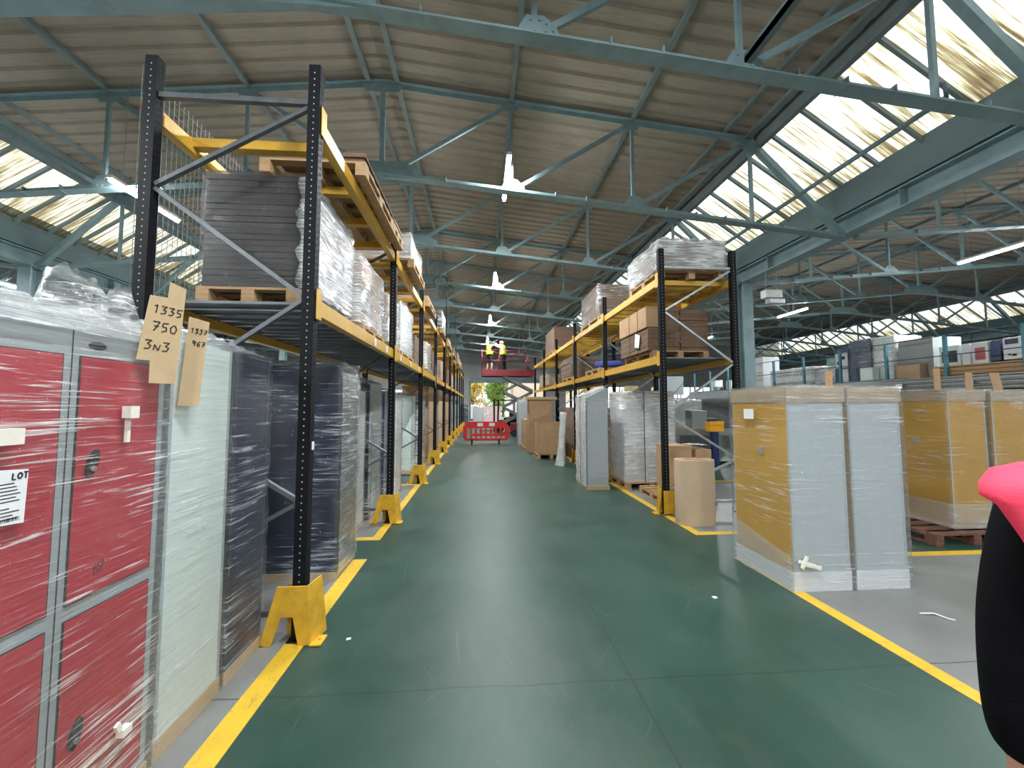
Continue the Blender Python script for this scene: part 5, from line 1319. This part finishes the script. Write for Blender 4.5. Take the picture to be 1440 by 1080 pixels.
leafy('autumn_tree', 'yellow-green tree seen through the middle of the far doorway', (2.0, 46.5, 0), 1.5, 7.0, 'leaf_green', 2)
leafy('autumn_tree', 'broad yellow tree filling the gap behind the far doorway', (-3.5, 55, 0), 3.2, 8.5, 'leaf_yellow', 8)
leafy('autumn_tree', 'green tree standing farther off behind the yard', (3.6, 57, 0), 3.4, 9, 'leaf_green', 3)
leafy('autumn_tree', 'yellow tree right of the cream building outside', (15.5, 52, 0), 3, 7, 'leaf_yellow', 4)
leafy('autumn_tree', 'green tree outside beyond the far side windows', (22.5, 50, 0), 3.4, 7, 'leaf_green', 5)
mb = MB(); mb.box(4.0, 12, 44, 52, 2.3, 5.5)
for k in range(40): mb.box(4.0 + k * .20, 4.02 + k * .20, 43.97, 44, 2.3, 5.5)
t = tag(mb.build('cream_building', 'cladding_cream'), 'cream clad building across the yard outside', 'building')
MB().box(4.1, 12, 44.05, 51.9, 0, 2.3).build('ground_storey', 'van_white', t)
mb = MB(); mb.prism([(-2.5, .35), (-.1, .35), (.1, .9), (-.2, 1.75), (-2.2, 1.8)], 'y', 38.0, 39.8); v = tag(mb.build('white_van', 'van_white', bevel=.08), 'white van parked in the yard at the left of the doorway', 'van')
for x in (-1.8, -.3): MB().tube([(x, 37.95, .33), (x, 38.15, .33)], .33, 16).build('wheel', 'black_rubber', v)
MB().prism([(-.25, .95), (.12, .95), (-.15, 1.55), (-.5, 1.6)], 'y', 37.98, 38.0).build('side_window', 'dark_gap', v)
mb = MB()
for k in range(16): mb.box(.2 + k * .13, .31 + k * .13, 39.0, 39.05, -.01, 1.65)
mb.box(.2, 2.3, 39.05, 39.1, .4, .5); mb.box(.2, 2.3, 39.05, 39.1, 1.3, 1.4)
tag(mb.build('pale_fence', 'pink_fence'), 'pale pinkish fence panel in the yard outside the doorway', 'fence')
# items standing just inside the far door
bundle('wrapped_locker', 'white cabinet with dark panel just inside the far doorway', 'locker', -1.7, -.85, 30.2, 30.9, 1.75, 'dark_panel', 'panel_white', 'film_clear', res=.2)
bundle('wrapped_locker', 'white wrapped pair of cabinets in the far doorway', 'locker', -.5, .35, 30.6, 31.2, 1.5, 'panel_white', 'panel_white', 'film_clear', res=.2)

# ================================================================== MEZZANINE
XM = 11.0; ZD = 2.30
struct(MB().box(XM, 20, 3.0, 19, 2.08, ZD), 'floor_mezzanine', 'concrete')
mb = MB(); mb.box(XM - .05, XM, 3.0, 19, 2.02, 2.34); struct(mb, 'trim_1', 'galvanised')
for k, y in enumerate((4, 9, 14, 18.8)): struct(MB().box(XM + .1, XM + .25, y - .08, y + .08, 0, 2.08), 'column_mezzanine_%d' % (k + 1), 'post_navy')
t = empty('guard_railing', (XM + .05, 3, ZD), 0, 'blue-green steel railing along the mezzanine edge', 'railing')
yy = 6.84 - 1.31 * 2; k = 0
while yy < 19:
    mb = MB(); mb.box(-.03, .03, yy - 3 - .03, yy - 3 + .03, 0, 1.04); mb.build('post', 'rail_blue', t); yy += 1.31
for z in (1.03, .55): mb = MB(); mb.box(-.011, .011, 0, 16, z - .011, z + .011); mb.build('rail', 'post_navy', t)
mb = MB(); mb.box(-.01, .01, 6, 16, 0, .08); mb.build('kick_board', 'rail_blue', t)
def mez(label, y0, y1, z0, z1, m, cat='box', name='stored_box', d=.7, film=None, x=11.35, group='goods stored on the mezzanine', side=None):
    t = empty(name, (x + d / 2, (y0 + y1) / 2, ZD), 0, label, cat, group); h = z1 - ZD; a, b = (y0 - y1) / 2, (y1 - y0) / 2
    mb = MB(); mb.box(-d / 2, d / 2, a, b, max(0, z0 - ZD), h)
    if side: mb.m = [0, 0, 1, 0, 0, 0]
    mb.build('body', [m, side or m], t, .008)
    if z0 - ZD > .03:
        MB().box(-d / 2 + .05, d / 2 - .05, a + .05, b - .05, 0, z0 - ZD).build('plinth', 'cardboard_dark', t)
    if film: film_shell(t, -d / 2, d / 2, a, b, 0, h + .01, film, .015, .03, .12, seed=y0)
    return t
def detail(t, boxes, m, name):
    mb = MB()
    for b in boxes: mb.box(*b)
    return mb.build(name, m, t)
t = mez('white drawer cabinet at the far left of the mezzanine edge', 14.3, 15.3, ZD, 3.62, 'panel_white', 'cabinet', 'drawer_cabinet')
detail(t, [(-.36, -.35, -.48, .48, .05 + q * .32, .06 + q * .32) for q in range(4)] + [(-.365, -.35, -.1, .1, .2 + q * .32, .23 + q * .32) for q in range(4)], 'dark_gap', 'drawer_pull')
t = mez('long white plastic pack lying on a pallet behind the railing', 12.0, 13.9, 2.52, 2.98, 'panel_white', 'pack', 'wrapped_pack', .9, 'film_heavy')
detail(t, [(-.47, -.455, -.9 + q * .15, -.86 + q * .15, .45, .52) for q in range(12)], 'grey_panel', 'slot_row')
mez('clear film heap beside the long white pack', 11.4, 11.95, ZD, 2.92, 'film_milky', 'film heap', 'film_heap', .6, 'film_heavy')
mez('dark brown timber pile behind the white pack', 12.2, 14.2, ZD, 3.2, 'cardboard_dark', 'pile', 'timber_pile', .8, x=13.2)
mez('dark green folded tarpaulin pile behind the railing', 11.4, 12.7, ZD, 3.35, 'tarp_green', 'tarpaulin', 'tarpaulin_pile', .6, x=12.5)
t = mez('blue-framed white appliance box on the mezzanine', 10.78, 11.25, ZD, 3.45, 'navy_mid', 'box', 'appliance_box', .6)
detail(t, [(-.31, -.30, -.2, .2, .55, 1.0), (-.31, -.30, -.2, -.02, .06, .5)], 'panel_white', 'printed_panel')
detail(t, [(-.315, -.31, -.12, .0, .8, .9), (-.315, -.31, .08, .14, .65, .75)], 'dark_gap', 'printed_mark')
mez('dark blue wrapped stack beside the blue-framed box', 10.12, 10.74, ZD, 3.62, 'navy_mid', 'wrapped stack', 'wrapped_stack', .8, 'film_thin')
mez('pale silver wrapped stack on the mezzanine', 9.50, 10.05, ZD, 3.58, 'panel_white_green', 'wrapped stack', 'wrapped_stack', .8, 'film_heavy')
mez('small pale box low before the blue wrapped stack', 9.9, 10.25, ZD, 2.75, 'panel_white_green', 'box', 'stored_box', .2, x=11.12)
mez('grey steel cupboard with pale right side on mezzanine', 8.62, 9.40, ZD, 3.40, 'grey_panel', 'cupboard', 'steel_cupboard', .8, side='panel_white_green')
mez('low brown wrapped bundle before the grey cupboard', 8.75, 9.3, ZD, 2.72, 'cardboard', 'bundle', 'brown_bundle', .2, 'film_thin', x=11.12)
for k, (y0, y1, lab) in enumerate(((8.10, 8.50, 'white boxed appliance with dark print, leftmost of three'), (7.92, 8.06, 'narrow plain white box between two printed boxes'), (7.60, 7.88, 'white box with a dark red picture panel'))):
    t = mez(lab, y0, y1, 2.62, 3.10, 'panel_white', 'box', 'appliance_box', .45)
    if k != 1: detail(t, [(-.235, -.225, (y0 - y1) / 2 + .05, (y1 - y0) / 2 - .06, .40, .68)], 'magenta_ink' if k == 2 else 'dark_panel', 'printed_panel')
mez('dark teal box beside the white logo box', 7.40, 7.56, 2.65, 3.10, 'navy_mid', 'box', 'stored_box', .5)
t = mez('white box with a dark nameplate near the railing post', 7.08, 7.36, 2.65, 3.12, 'panel_white', 'box', 'appliance_box', .5)
detail(t, [(-.26, -.25, -.10, .10, .68, .79)], 'navy', 'nameplate'); detail(t, [(-.26, -.25, -.06, .0, .42, .46), (-.26, -.25, .02, .06, .44, .47)], 'dark_gap', 'printed_mark')
mez('red box at the right end of the box row', 6.92, 7.05, 2.65, 3.08, 'red_door', 'box', 'stored_box', .5); mez('blue box at the right end of the box row', 6.55, 6.88, 2.65, 3.06, 'navy_mid', 'box', 'stored_box', .5)
stack('flat_carton_pile', 'wide pile of brown flattened cartons on the mezzanine edge', 'cardboard pile', 11.1, 11.33, 6.7, 8.55, ZD, 2.60, m='cardboard', film=None, layer=.03, jit=.08)
# galvanised profiles lying along the edge in front
mb = MB()
for k in range(3): mb.box(XM - .1 - .0, XM - .05, 3.1, 9.6, 2.04 + k * .1, 2.11 + k * .1); mb.box(XM - .16, XM - .05, 3.1, 9.6, 2.11 + k * .1, 2.125 + k * .1)
tag(mb.build('steel_profiles', 'galvanised'), 'long galvanised steel profiles along the mezzanine edge', 'steel profiles')
for k, y in enumerate((7.6, 9.0)):
    mb = MB(); mb.box(XM - .175, XM - .17, y - .07, y + .07, 2.1, 2.22); tag(mb.build('location_label', 'paper'), 'white location card on the steel profiles, %s one' % ('nearer' if k == 0 else 'farther'), 'label')
for k in range(6):
    mez('dark machine part on the far mezzanine, %s along' % ORD[k], 15.6 + k * .5, 15.95 + k * .5, ZD, 2.6 + .12 * ((k * 7) % 4), ('dark_panel', 'grey_panel', 'panel_white')[k % 3], 'machine part', 'machine_part', .4, x=11.6 + .2 * (k % 2))
# under the mezzanine
struct(MB().box(13.5, 13.7, 3, 19, 0, 2.08), 'wall_mezzanine', 'wall_grey')
struct(MB().box(8.6, 13.5, 19.2, 19.35, 0, 2.08), 'wall_workshop', 'panel_white')
t = tag(MB().box(10.6, 11.4, 19.12, 19.2, 0, 1.95).build('door_2', 'dark_gap'), kind='structure')
t = empty('display_panel', (9.9, 19.0, 2.35), 0, 'large pale blue-grey sheet panel at the mezzanine end', 'panel'); MB().box(-.75, .75, -.03, .03, -.12, .85).build('sheet', 'panel_white_blue', t, .01)
for x in (-.65, .6): MB().box(x, x + .05, .03, .06, -2.35, .8).build('support_post', 'galvanised', t)
bundle('wrapped_machine', 'grey film-wrapped machine standing beyond the mesh fence', 'machine', 8.0, 9.4, 15.4, 16.4, 1.9, 'grey_panel', 'panel_white_blue', 'film_clear', res=.15)
bundle('wrapped_locker', 'white ribbed wrapped pack just behind the big silver load', 'locker', 4.12, 4.45, 8.5, 9.1, 1.9, 'panel_white', 'panel_white', 'film_heavy', res=.08)
t = empty('mesh_fence', (6.2, 10.1, 0), R(-8), 'low mesh guard fence with a grey top rail beyond the right rack', 'fence')
mb = MB(); mb.box(-1.0, 2.6, -.03, .03, .84, 1.02); mb.build('top_rail', 'grey_panel', t, .005)
mb = MB(); mb.box(-1.0, 2.6, -.04, .04, .02, .14); mb.build('bottom_rail', 'glossy_black', t)
mb = MB()
for k in range(91): mb.box(-1 + k * .04, -1 + k * .04 + .005, -.003, .003, .14, .84)
for k in range(18): mb.box(-1, 2.6, -.003, .003, .14 + k * .04, .145 + k * .04)
mb.build('wire_mesh', 'wire', t)
mb = MB(); mb.box(-1, -.2, -.035, -.02, 1.02, 1.04); mb.build('yellow_edge', 'safety_yellow', t)
t = empty('bollard', (6.32, 9.8, 0), 0, 'navy post with a bright orange-yellow head before the mesh fence', 'bollard')
MB().box(-.09, .09, -.06, .06, 0, .95).build('post', 'post_navy', t, .01); mb = MB(); mb.box(-.19, .19, -.13, .10, .97, 1.22); mb.box(-.21, .19, -.15, -.12, 1.14, 1.24); mb.build('head', 'safety_yellow', t, .01)
for k, (x, z, h) in enumerate(((7.4, 0, 1.5), (8.4, 0, 1.2), (10.0, 0, 1.6), (9.6, 0, 1.3), (7.2, 0, 2.6))):
    y = (12.5, 13.5, 12.0, 7.0, 17.5)[k]
    t = empty('workshop_machine', (x, y, 0), 0, ('dark bench machine behind the mesh fence', 'low grey machine farther behind the mesh fence', 'tall dark machine below the mezzanine edge', 'grey machine under the mezzanine behind the yellow lockers', 'pale cream tall posts pack beyond the right rack')[k], 'machine')
    MB().box(-.4, .4, -.35, .35, 0, h * .55).build('base_cabinet', ('dark_panel', 'grey_panel', 'dark_panel', 'grey_panel', 'cream_post')[k], t, .02); MB().box(-.25, .3, -.2, .2, h * .55, h).build('upper_head', ('grey_panel', 'dark_panel', 'lift_grey', 'dark_panel', 'cream_post')[k], t, .02)
